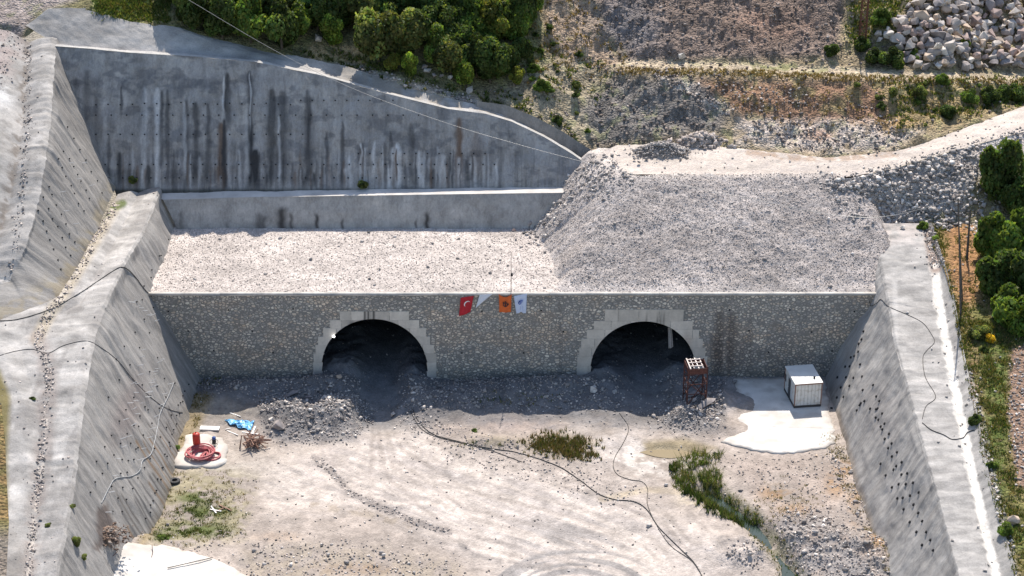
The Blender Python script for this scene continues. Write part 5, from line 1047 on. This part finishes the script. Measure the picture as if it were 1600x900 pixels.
# ================================================================ CABLES AND PIPES
def cat_px(pts, n):
    pts = [np.array(p, float) for p in pts]; pts = [2*pts[0]-pts[1]]+pts+[2*pts[-1]-pts[-2]]; out = []
    for i in range(1, len(pts)-2):
        a, b_, c, d = pts[i-1:i+3]
        for k in range(n): t = k/n; out.append(.5*((2*b_)+(c-a)*t+(2*a-5*b_+4*c-d)*t*t+(3*b_-a-3*c+d)*t**3))
    return out+[pts[-2]]
def cable(name, pts, r, m, label, cat, n=10, lift=None):
    P = []
    for x, y in cat_px(pts, n):
        p, nr = hitn(x, y); P.append(p+nr*(lift if lift is not None else r*1.2))
    P = np.array(P); P[1:-1] = (P[:-2]+2*P[1:-1]+P[2:])/4
    o = tubes(name, [(P, r)], m, None, 6); return tag(o, label, cat)
cable('cable', [(645, 640), (655, 660), (672, 676), (695, 685), (760, 700), (810, 708), (870, 728), (905, 750), (935, 772), (960, 781), (990, 784), (1010, 796), (1030, 825), (1060, 855), (1085, 880), (1098, 905), (1104, 940)], .045, M['cable'], 'long black cable snaking from the left tunnel across the dusty ground', 'cable')
cable('cable', [(968, 646), (982, 668), (975, 690), (962, 712), (958, 728), (965, 742), (985, 750), (1003, 753), (1012, 765), (1012, 790), (1030, 828), (1050, 855), (1080, 876), (1097, 900)], .032, M['cable'], 'thinner dark cable coming out of the right tunnel and joining the long one', 'cable')
cable('cable', [(640, 640), (660, 672), (700, 688), (760, 702), (815, 722)], .035, M['cable'], 'short second black line beside the long cable near the left tunnel', 'cable')
cable('hose', [(-20, 502), (25, 500), (80, 483), (130, 455), (175, 425), (193, 418), (210, 432), (225, 452), (237, 463)], .045, M['cable'], 'thick black hose crossing the left bench to the corner of the masonry wall', 'hose')
cable('hose', [(-20, 562), (20, 550), (50, 546), (75, 552), (100, 540), (135, 533), (160, 545), (185, 565), (205, 590), (240, 625), (265, 640), (285, 645)], .028, M['cable'], 'thinner dark hose crossing the left bench below the thick one', 'hose')
cable('pipe', [(271, 598), (262, 620), (250, 645), (246, 665), (241, 690), (235, 710), (222, 720), (218, 735), (205, 744), (180, 748), (170, 762), (158, 786)], .04, M['pipe'], 'pale plastic pipe running down the left grey slope in bends', 'pipe')
cable('hose', [(1358, 470), (1361, 478), (1370, 474), (1377, 468), (1390, 480), (1420, 493), (1442, 505), (1455, 522), (1460, 535), (1448, 548), (1442, 560), (1446, 590), (1462, 620), (1447, 635), (1441, 655)], .03, M['cable'], 'black hose wandering from the wall corner over the right bench', 'hose')
cable('hose', [(1441, 661), (1455, 672), (1475, 680), (1488, 687), (1505, 684), (1512, 676), (1523, 672)], .04, M['cable'], 'short black hose crossing the white drain on the right bench', 'hose')
fr_ = tubes('rope', [([np.array([x, -.2-.05*math.sin(x), WT-.05-.10*abs(math.sin(x*.35))]) for x in np.linspace(-39.5, -6.5, 70)], .02)], plain('pale_rope', (.45, .42, .4)), None, 4); tag(fr_, 'thin line strung along the top edge of the masonry wall', 'rope')
def sag(a, b_, s, n=60): t = np.linspace(0, 1, n)[:, None]; P = a*(1-t)+b_*t; P[:, 2] -= (4*s*t*(1-t))[:, 0]; return P
A_ = Y(250, -24, 14); B_ = Y(1120, 318, 2)
Pm = Y(700, 193, 8); cc = sag(A_, B_, 0); 
tw = tubes('power_line', [(np.array([Y(x, y, 14-12*(x-250)/1100) for x, y in cat_px([(250, -26), (295, 0), (435, 82), (560, 142), (700, 193), (800, 223), (900, 250), (1010, 277), (1150, 306), (1350, 340), (1497, 312)], 8)]), .024)], plain('aluminium_wire', (.34, .34, .34), .4, .3), None, 4); tag(tw, 'thin overhead wire hanging across the front of the tall stained wall', 'overhead wire')
# ================================================================ POLES AND PYLON
def pole(bx, by, tx, ty, r, label):
    b0 = hit(bx, by); t = Y(tx, ty, b0[1]+.3); e = empty('utility_pole', b0, label, 'utility pole')
    tubes('shaft', [([(0, 0, -.5), tuple((t-b0)*.5), tuple(t-b0)], [r*1.3, r, r*.75])], M['pole'], e, 8)
    tubes('crossarm', [([tuple(t-b0+np.array([-.5, 0, -.3])), tuple(t-b0+np.array([.5, 0, -.3]))], .05)], M['pole'], e, 6)
    for s in (-.45, .45): tubes('insulator', [([tuple(t-b0+np.array([s, 0, -.3])), tuple(t-b0+np.array([s, 0, -.05]))], [.05, .035])], M['black'], e, 6)
    return e, t
e1, t1 = pole(1502, 492, 1497, 310, .09, 'tall thin double pole in the orange earth, left of two')
V1 = hit(1504, 470)-hit(1502, 492); 
tubes('brace_shaft', [([tuple(V1+np.array([.1, .3, -.4])), tuple(t1-hit(1502, 492)+np.array([.25, .1, -2.0]))], [.08, .06])], M['pole'], e1, 8)
pole(1511, 404, 1516, 329, .12, 'shorter dark wooden pole right of the tall double pole')
py_b = hit(1347, 66); pe = empty('pylon', py_b, 'slender rusty lattice pylon standing left of the boulder heap', 'pylon'); hw_ = .42; Hh = 9.0
for sx in (-1, 1):
    for sy in (-1, 1): tubes('leg', [([(sx*hw_, sy*hw_, -.4), (sx*hw_*.8, sy*hw_*.8, Hh)], .055)], M['rust'], pe, 5)
lt = []
for k in range(11):
    z0 = k*.8; z1 = z0+.8; f0 = hw_*(1-.2*z0/Hh); f1 = hw_*(1-.2*z1/Hh)
    for (ax, ay), (bx, by) in (((-1, -1), (1, -1)), ((1, -1), (1, 1)), ((1, 1), (-1, 1)), ((-1, 1), (-1, -1))):
        lt.append(([(ax*f0, ay*f0, z0), (bx*f1, by*f1, z1)], .03)); lt.append(([(ax*f1, ay*f1, z1), (bx*f1, by*f1, z1)], .028))
tubes('lattice', lt, M['rust'], pe, 4)
mast = empty('mast', (Y(798.5, 459, .3)[0], .3, WT), 'thin dark mast with a small box standing on the wall top behind the flags', 'mast')
tubes('shaft', [([(0, 0, -.2), (.02, 0, 4.9)], [.05, .02])], M['cable'], mast, 6); boxes_mesh('junction_box', [(-.04, -.10, 2.0, .2, .08, 2.35)], M['black'], mast)
# ================================================================ CABIN
def obox(name, x0, y0, z0, x1, y1, z1, m, parent, bev=.01):
    bm = bmesh.new(); bmesh.ops.create_cube(bm, size=1); bmesh.ops.scale(bm, vec=(x1-x0, y1-y0, z1-z0), verts=bm.verts); bmesh.ops.translate(bm, vec=((x0+x1)/2, (y0+y1)/2, (z0+z1)/2), verts=bm.verts)
    if bev: bmesh.ops.bevel(bm, geom=bm.edges[:], offset=bev, segments=1, affect='EDGES')
    me = bpy.data.meshes.new(name); bm.to_mesh(me); bm.free(); return link(name, me, m, parent)
def panel_mat():
    m, nt, b = new_mat('corrugated_panel'); N = nt.nodes; Lk = nt.links; tc = N.new('ShaderNodeTexCoord'); wv = N.new('ShaderNodeTexWave'); wv.inputs['Scale'].default_value = 1.6; wv.bands_direction = 'DIAGONAL'
    mp = N.new('ShaderNodeMapping'); mp.inputs['Scale'].default_value = (1, 1, 0); Lk.new(tc.outputs['Object'], mp.inputs[0]); Lk.new(mp.outputs[0], wv.inputs['Vector'])
    r = N.new('ShaderNodeValToRGB'); r.color_ramp.elements[0].color = (.52, .52, .50, 1); r.color_ramp.elements[1].color = (.70, .70, .68, 1); r.color_ramp.elements[0].position = .0; r.color_ramp.elements[1].position = .25; Lk.new(wv.outputs['Fac'], r.inputs[0])
    n = N.new('ShaderNodeTexNoise'); n.inputs['Scale'].default_value = 2.5; n.inputs['Detail'].default_value = 6; Lk.new(tc.outputs['Object'], n.inputs['Vector'])
    r2 = N.new('ShaderNodeValToRGB'); r2.color_ramp.elements[0].color = (.7, .66, .6, 1); r2.color_ramp.elements[1].color = (1, 1, 1, 1); r2.color_ramp.elements[0].position = .3; r2.color_ramp.elements[1].position = .5; Lk.new(n.outputs['Fac'], r2.inputs[0])
    mu = N.new('ShaderNodeMixRGB'); mu.blend_type = 'MULTIPLY'; mu.inputs[0].default_value = 1; Lk.new(r.outputs[0], mu.inputs[1]); Lk.new(r2.outputs[0], mu.inputs[2]); Lk.new(mu.outputs[0], b.inputs['Base Color'])
    bp = N.new('ShaderNodeBump'); bp.inputs['Strength'].default_value = .5; bp.inputs['Distance'].default_value = .03; Lk.new(wv.outputs['Fac'], bp.inputs['Height']); Lk.new(bp.outputs[0], b.inputs['Normal']); b.inputs['Roughness'].default_value = .5
    return m
A0 = Z(1240.5, 635, .2); B0 = Z(1284, 634, .2); Wc = np.linalg.norm(B0-A0); Hc = 2.75
def _end(L, th): d = np.array([-math.sin(th), math.cos(th), 0]); return proj(A0+d*L+np.array([0, 0, Hc]))
best = min(((math.hypot(_end(L, th)[0]-1227, _end(L, th)[1]-572), L, th) for L in np.arange(3, 9, .1) for th in np.arange(-.3, .5, .01)))
print('cabin', Wc, best, proj(A0+np.array([0, 0, Hc])))
Lc, thc = best[1], best[2]; cb = empty('site_cabin', A0, 'white corrugated cabin with flat roof standing on the pale slab beside the right slope', 'cabin', rz=thc)
pm = panel_mat(); obox('wall', .06, .06, 0, Wc-.06, Lc-.06, Hc-.12, pm, cb, 0)
obox('roof', -.04, -.04, Hc-.12, Wc+.04, Lc+.04, Hc, plain('roof_sheet', (.68, .68, .66), .5, 0, .08, 1.2, .1), cb)
obox('base_rail', -.0, -.0, -.22, Wc, Lc, .02, plain('dark_base_rail', (.05, .045, .045), .7), cb)
pr = plain('brown_post', (.24, .14, .11), .7)
for (x, y) in ((0, 0), (Wc-.1, 0), (0, Lc-.1), (Wc-.1, Lc-.1)): obox('corner_post', x, y, .02, x+.1, y+.1, Hc-.125, pr, cb, 0)
obox('eave_trim', -.05, -.055, Hc-.16, Wc+.05, -.042, Hc-.02, pr, cb, 0)
d = obox('door', .035, 1.9, .05, .055, 2.75, 2.15, plain('dark_open_door', (.05, .05, .055), .5), cb, 0); obox('handle', .01, 2.62, 1.0, .034, 2.7, 1.06, M['nail'], d, 0)
wi = obox('window', .03, 3.7, 1.0, .055, 4.7, 1.9, plain('cabin_glass', (.04, .05, .06), .1), cb, 0); obox('frame', .02, 3.65, .95, .029, 4.75, 1.0, M['white'], wi, 0)
tubes('vent_pipe', [([(Wc*.78, 1.0, Hc-.02), (Wc*.78, 1.0, Hc+.22)], .12)], M['black'], cb, 8)
# ================================================================ RUSTY STEEL TOWER
tb0 = hit(1084, 622); M['rust'] = plain('dark_red_steel', (.10, .038, .03), .8, .1, .35, 7, .2); te = empty('steel_tower', (tb0[0], -6.3, tb0[2]*0+.3), 'rusty red steel frame tower with a pale grille on top, beside the right tunnel', 'steel frame', rz=.12)
print('tower', tb0); TH_ = 4.6; a = 1.05
for sx in (-1, 1):
    for sy in (-1, 1): tubes('leg', [([(sx*a, sy*a, -.9), (sx*a, sy*a, TH_)], .075)], M['rust'], te, 5)
L = []
for z in (1.4, 2.6, TH_-.1):
    for (p, q) in (((-a, -a), (a, -a)), ((a, -a), (a, a)), ((a, a), (-a, a)), ((-a, a), (-a, -a))): L.append(([(p[0], p[1], z), (q[0], q[1], z)], .05))
L += [([(-a, -a, 1.4-1.4), (a, -a, 3.4)], .055), ([(a, -a, .9), (-a, -a, 2.9)], .055), ([(-a, a, .2), (a, a, 3.2)], .05), ([(a, a, .2), (-a, a, 3.2)], .05), ([(-a, -a, .1), (-a, a, 3.0)], .05), ([(a, -a, .1), (a, a, 3.0)], .05)]
tubes('bracing', L, M['rust'], te, 5)
for (p, q) in (((-a, -a), (a, -a)), ((a, -a), (a, a)), ((a, a), (-a, a)), ((-a, a), (-a, -a))): obox('side_sheet', min(p[0], q[0])-.02, min(p[1], q[1])-.02, TH_-.75, max(p[0], q[0])+.02, max(p[1], q[1])+.02, TH_-.12, M['rust'], te, 0)
for x in (-.85, .05): obox('grille_bar', x-.07, -a-.2, TH_-.02, x+.07, a+.1, TH_+.1, M['steel_pale'], te)
for x in (-.45, .55): obox('grille_bar', x-.05, -a-.1, TH_-.02, x+.05, a, TH_+.1, M['steel_pale'], te)
for y in (-.8, 0, .7): obox('cross_bar', -.8, y-.06, TH_+.1, .6, y+.06, TH_+.18, M['steel_pale'], te)
# ================================================================ FLAGS
def flag(corners, m, label, nu=14, nv=18, notch=0, sagt=0, tri=None, y0=-.16):
    P = [Y(x, y, y0) for x, y in corners]; e = empty('flag', P[0], label, 'flag'); V = []; F = []
    for j in range(nv):
        v = j/(nv-1)
        for i in range(nu):
            u = i/(nu-1); p = (P[0]*(1-u)+P[1]*u)*(1-v)+(P[3]*(1-u)+P[2]*u)*v
            p = p+np.array([0, -.05*math.sin(u*9+v*3)*(.3+v), -sagt*math.sin(math.pi*u)*(1-v)+notch*max(0, 1-abs(u-.5)*4)*v**6]); V.append(tuple(p-P[0]))
    for j in range(nv-1):
        for i in range(nu-1): k = j*nu+i; F.append((k, k+1, k+nu+1, k+nu))
    o = link('cloth', np_mesh('cloth', V, F, None, True), m, e); sm = o.modifiers.new('thickness', 'SOLIDIFY'); sm.thickness = .008
    return e, P
def mark(name, e, P, polys, m, off=-.14):
    """polys given in flag units u right, v down (0..1) as lists of quads/tris"""
    V = []; F = []
    for poly in polys:
        k = len(V)
        for u, v in poly:
            p = (P[0]*(1-u)+P[1]*u)*(1-v)+(P[3]*(1-u)+P[2]*u)*v; V.append(tuple(p-P[0]+np.array([0, off+.0, 0])))
        F.append(tuple(range(k, len(V))))
    me = bpy.data.meshes.new(name); me.from_pydata(V, [], F); return link(name, me, m, e)
def ringseg(cx, cy, r0, r1, a0, a1, n=12, asp=.62, off=(0, 0)):
    out = []
    for i in range(n):
        t0 = rad(a0+(a1-a0)*i/n); t1 = rad(a0+(a1-a0)*(i+1)/n)
        f = lambda r, t, o: (cx+r*math.cos(t)+o[0], cy+r*asp*math.sin(t)+o[1])
        out.append([f(r1, t0, (0, 0)), f(r1, t1, (0, 0)), f(r0, t1, off), f(r0, t0, off)])
    return out
redm = plain('red_cloth', (.50, .015, .03), .7, 0, .15, 3); org = plain('orange_cloth', (.75, .15, .03), .7, 0, .12, 3); whb = plain('white_blue_cloth', (.62, .70, .88), .7, 0, .06, 3); wht = plain('white_cloth', (.75, .78, .86), .7, 0, .05, 3)
dkb = plain('dark_print', (.06, .03, .03), .7); blu = plain('blue_print', (.05, .12, .45), .7); wpr = plain('white_print', (.85, .83, .85), .7); lbl = plain('pale_blue_print', (.35, .42, .68), .7)
e, P = flag([(720, 465), (740.3, 462), (735, 488), (717, 494.8)], redm, 'red flag with a white crescent hanging on the masonry wall')
cr = []
for i in range(14):
    t0 = rad(80+230*i/14); t1 = rad(80+230*(i+1)/14); w0 = .085*math.sin(math.pi*i/14)+.004; w1 = .085*math.sin(math.pi*(i+1)/14)+.004
    f = lambda t, r: (.56+r*math.cos(t+.55), .37+r*.62*math.sin(t+.55)); cr.append([f(t0, .25), f(t1, .25), f(t1, .25-w1*1.3), f(t0, .25-w0*1.3)])
mark('crescent', e, P, cr, wpr)
e, P = flag([(749.4, 460.5), (769.5, 459.5), (744.6, 480.7), (743.4, 480.7)], wht, 'white pennant folded to a point between the red and the orange flags', nu=10, nv=14)
e, P = flag([(779.5, 459.6), (799.5, 459.6), (798.4, 488), (780.2, 488)], org, 'orange flag with a dark round emblem', sagt=.35)
mark('emblem', e, P, ringseg(.52, .55, .13, .21, 0, 360, 16)+[[(.47, .46), (.57, .46), (.57, .64), (.47, .64)], [(.69, .5), (.8, .48), (.8, .56), (.69, .58)], [(.30, .42), (.40, .40), (.38, .47), (.31, .5)], [(.48, .36), (.56, .36), (.56, .42), (.48, .42)]], dkb)
e, P = flag([(802.8, 462.5), (823.4, 458.8), (822, 490), (806.7, 490)], whb, 'white flag with a blue looped logo and a notched lower edge', notch=.28)
mark('logo', e, P, ringseg(.42, .40, .07, .14, 0, 360, 14)+[[(.30, .40), (.38, .28), (.44, .28), (.36, .42)], [(.38, .28), (.70, .25), (.70, .29), (.44, .32)], [(.56, .33), (.68, .33), (.68, .37), (.56, .37)]], blu)
mark('lettering', e, P, [[(.42+dx, .58+k*.055), (.47+dx, .58+k*.055), (.47+dx, .61+k*.055), (.42+dx, .61+k*.055)] for k in range(4) for dx in (0, .2)], lbl)
tag(tubes('rope', [([Y(x, y, -.17) for x, y in [(712, 460), (720, 464.5), (740, 461.5), (749, 460), (769, 459), (779, 459), (790, 460.5), (800, 459), (823, 458.3), (835, 458)]], .02)], plain('flag_rope', (.5, .48, .46)), None, 4), 'short rope carrying the flags along the wall top', 'rope')
# ================================================================ WORK PLACE ON THE SMALL SLAB
s0 = hit(308, 700); tk = empty('pressure_tank', s0, 'upright red pressure tank standing behind the hose coil', 'tank')
red = plain('red_paint', (.50, .045, .03), .45, 0, .12, 5)
def lathe(name, prof, m, parent, seg=24):
    V = []; F = []
    for r, z in prof:
        for k in range(seg): t = 2*math.pi*k/seg; V.append((r*math.cos(t), r*math.sin(t), z))
    for i in range(len(prof)-1):
        for k in range(seg): F.append((i*seg+k, i*seg+(k+1) % seg, (i+1)*seg+(k+1) % seg, (i+1)*seg+k))
    return link(name, np_mesh(name, V, F, None, True), m, parent)
lathe('shell', [(.02, .32), (.28, .36), (.39, .50), (.40, .55), (.40, 1.55), (.38, 1.68), (.25, 1.80), (.02, 1.83)], red, tk)
for k in range(3): t = k*2.09; tubes('leg', [([(.28*math.cos(t), .28*math.sin(t), 0), (.28*math.cos(t), .28*math.sin(t), .45)], .035)], red, tk, 6)
tubes('valve', [([(0, 0, 1.8), (0, 0, 1.95)], .05)], M['black'], tk, 8)
def coil(name, c, rings, m, label):
    o = []; 
    for (dx, dy, R_, rz_, zz, ph) in rings:
        pts = [(c[0]+dx+R_*math.cos(t), c[1]+dy+rz_*math.sin(t), c[2]+zz+.05*math.sin(3*t+ph)) for t in np.linspace(0, 2*math.pi, 40)]; o.append((pts, .075))
    return tag(tubes(name, o, m, None, 8), label, 'hose')
hs = plain('faded_red_hose', (.42, .10, .11), .55, 0, .3, 3)
c0 = hit(312, 712); rr = [(random.uniform(-.2, .2), random.uniform(-.2, .2), .62+.07*k % .8+random.uniform(0, .3), .60+.06*k % .7+random.uniform(0, .3), .09+.045*k, k) for k in range(11)]
rr += [(1.25, -.15, .95, .75, .08, 1), (1.15, -.2, 1.05, .85, .1, 2), (1.3, -.05, .85, .6, .14, 0)]
coil('hose_coil', c0, rr, hs, 'coiled dusty red hose lying on the small slab in front of the tank')
pp = hit(335, 696); pu = empty('pump', pp, 'small dark water pump with blue cap on the small slab', 'pump')
lathe('motor', [(.02, .35), (.2, .36), (.22, .5), (.2, .8), (.12, .85), (.02, .86)], M['black'], pu, 14); lathe('cap', [(.2, .8), (.22, .95), (.14, 1.05), (.02, 1.07)], plain('blue_cap', (.03, .09, .3), .5), pu, 14)
for k in range(4): t = k*math.pi/2+.4; tubes('leg', [([(.12*math.cos(t), .12*math.sin(t), .4), (.34*math.cos(t), .34*math.sin(t), 0)], .03)], M['black'], pu, 5)
for s in (-1, 1): tubes('hose_loop', [([(s*.1+s*.32*math.sin(t), -.1, .5+.32*math.cos(t)) for t in np.linspace(0, math.pi, 14)], .022)], M['cable'], pu, 5)
obox('casing', -.22, -.15, .18, .16, .15, .42, plain('grey_casing', (.15, .14, .14), .6), pu)
ty = hit(273, 754); tyre = empty('tyre', ty+np.array([0, 0, .04]), 'black tyre lying flat at the foot of the left slope', 'tyre')
prof = [(.27, .05), (.30, .0), (.52, .0), (.58, .06), (.59, .14), (.58, .22), (.52, .28), (.30, .28), (.27, .23), (.27, .05)]; lathe('tread', prof, M['black'], tyre, 28)
lathe('bead', [(.275, .235), (.29, .285), (.34, .29)], plain('grey_rubber', (.07, .07, .075), .8), tyre, 28)
def sheet_obj(name, cpx, z, m, label, cat, amp=.18, nu=26, nv=18, seed=3):
    P = [hit(x, y) for x, y in cpx]; V = []
    for j in range(nv):
        for i in range(nu):
            u = i/(nu-1); v = j/(nv-1); p = (P[0]*(1-u)+P[1]*u)*(1-v)+(P[3]*(1-u)+P[2]*u)*v; q = fbm(np.array([u*7.]), np.array([v*5.]), 4, seed)[0]
            V.append((p[0]+(q-.5)*.5*(1 if j in (0, nv-1) else .3), p[1]+(fbm(np.array([u*6.]), np.array([v*4.+9]), 3, seed)[0]-.5)*.9, p[2]+z+abs(q-.4)*amp*3))
    F = [(j*nu+i, j*nu+i+1, (j+1)*nu+i+1, (j+1)*nu+i) for j in range(nv-1) for i in range(nu-1)]
    o = link(name, np_mesh(name, V, F, None, False), m); sm = o.modifiers.new('thickness', 'SOLIDIFY'); sm.thickness = .01; return tag(o, label, cat)
sheet_obj('tarp', [(352, 657), (398, 659), (392, 673), (356, 664)], .06, plain('blue_plastic', (.14, .42, .72), .4, 0, .3, 2.5), 'crumpled light blue plastic tarp on the ground behind the brown bars', 'tarp', .22)
def board(x0, y0, x1, y1, wd, th, m, label, cat='board', lift=.06, name='board'):
    a_ = hit(x0, y0); b_ = hit(x1, y1); L_ = np.linalg.norm(b_-a_); o = obox(name, 0, -wd/2, 0, L_, wd/2, th, m, None, .008)
    d_ = Vector(b_-a_); o.location = a_+np.array([0, 0, lift]); o.rotation_euler = d_.to_track_quat('X', 'Z').to_euler(); return tag(o, label, cat)
board(313, 671, 343, 672, .75, .16, M['white'], 'wide white panel lying behind the red tank', 'panel', .1, 'panel')
board(359, 646, 376, 652, .12, .06, M['white'], 'white strip lying behind the blue tarp'); board(355, 674, 372, 681, .12, .06, M['white'], 'white strip lying in front of the blue tarp at left')
board(378, 676, 407, 680, .14, .06, M['white'], 'long white strip lying just behind the pile of brown bars'); board(394, 679, 399, 667, .2, .06, M['white'], 'short white strip pointing away from the pile of brown bars')
board(352, 672, 361, 670, .1, .05, M['white'], 'tiny white strip beside the blue tarp'); board(332, 877-4, 262, 889, .1, .05, M['pole'], 'dark thin bar lying on the white slab at lower left', lift=.1)
cpile = hit(398, 697); 
for k in range(22):
    t = random.uniform(-.9, .9); L_ = random.uniform(2.0, 3.3); z = .10+.05*k; o = obox('steel_bar', -L_/2, -.05, -.05, L_/2, .05, .05, M['wood'], None, .01)
    o.location = cpile+np.array([random.uniform(-.6, .6), random.uniform(-.5, .5), z]); o.rotation_euler = (random.uniform(0, 1), random.uniform(-.35, .35), random.choice([.95, 2.25, 1.9, .2])+t*.35)
    tag(o, 'brown rusty steel bar in the tangled pile right of the hose slab', 'steel bar', 'brown bars of the tangled pile')
tr = empty('trestle', hit(392, 698), 'rusty trestle frame standing in the pile of brown bars', 'trestle')
for x in (-.9, 1.0):
    for s in (-1, 1): tubes('leg', [([(x-.25, s*.5, 0), (x, 0, 1.35)], .05)], M['wood'], tr, 5)
tubes('top_bar', [([(-1.0, 0, 1.33), (1.2, 0, 1.38)], .05)], M['wood'], tr, 5)
lp = Y(521.5, 527, -.25); fl_ = empty('floodlight', lp, 'small bright lamp fixed at the left shoulder of the left arch', 'lamp'); lathe('lens', [(.01, .0), (.12, .02), (.14, .1), (.05, .18), (.01, .18)], plain('lamp_lens', (.9, .9, .9), .3, emit=6), fl_, 12)
tubes('bracket', [([(0, .3, .05), (0, .1, .09)], .03)], M['black'], fl_, 5)
hg = sheet_obj('hanging_sheet', [(1043, 620), (1050, 620), (1052, 640), (1046, 640)], 0, plain('pale_sheet', (.35, .34, .33), .8), 'narrow pale sheet hanging inside the right tunnel mouth', 'sheet'); hg.data.clear_geometry()
p_ = [Y(1043.5, 512, 1.2), Y(1049.5, 512, 1.2), Y(1052, 542, 1.2), Y(1044.5, 545, 1.2)]; hg.data.from_pydata([tuple((p_[0]*(1-u)+p_[1]*u)*(1-v)+(p_[3]*(1-u)+p_[2]*u)*v+np.array([0, .08*math.sin(u*9), 0])) for v in np.linspace(0, 1, 10) for u in np.linspace(0, 1, 8)], [], [(j*8+i, j*8+i+1, j*8+i+9, j*8+i+8) for j in range(9) for i in range(7)])
rbm = tubes('rebar', [([hit(178, 858)+np.array([0, 0, .05]), hit(184, 865)+np.array([0, 0, .25]), hit(177, 870)+np.array([0, 0, .1])], .03)], M['rust'], None, 5); tag(rbm, 'bent rebar sticking out of the white slab, left one', 'rebar')
rbm = tubes('rebar', [([hit(238, 856)+np.array([0, 0, .3]), hit(239, 864)+np.array([0, 0, .1]), hit(237, 871)+np.array([0, 0, .05])], .03)], M['rust'], None, 5); tag(rbm, 'bent rebar sticking out of the white slab, right one', 'rebar')
# base sheet far below everything, out to the horizon
tag(link('ground', np_mesh('ground', [(-1500, -1500, -6), (1500, -1500, -6), (1500, 1500, -6), (-1500, 1500, -6)], [(0, 1, 2, 3)], np.tile([.3, .27, .22], (4, 1))), M['earth']), kind='structure')

for (x0, y0, x1, y1) in [(328, 797, 346, 800), (336, 801, 352, 794), (330, 792, 338, 803), (342, 790, 362, 799)]: board(x0, y0, x1, y1, .14, .05, M['wood'] if x0 > 335 else M['white'], 'broken board lying in the middle of the green grass patch', 'board', .08)['group'] = 'broken boards in the grass patch'
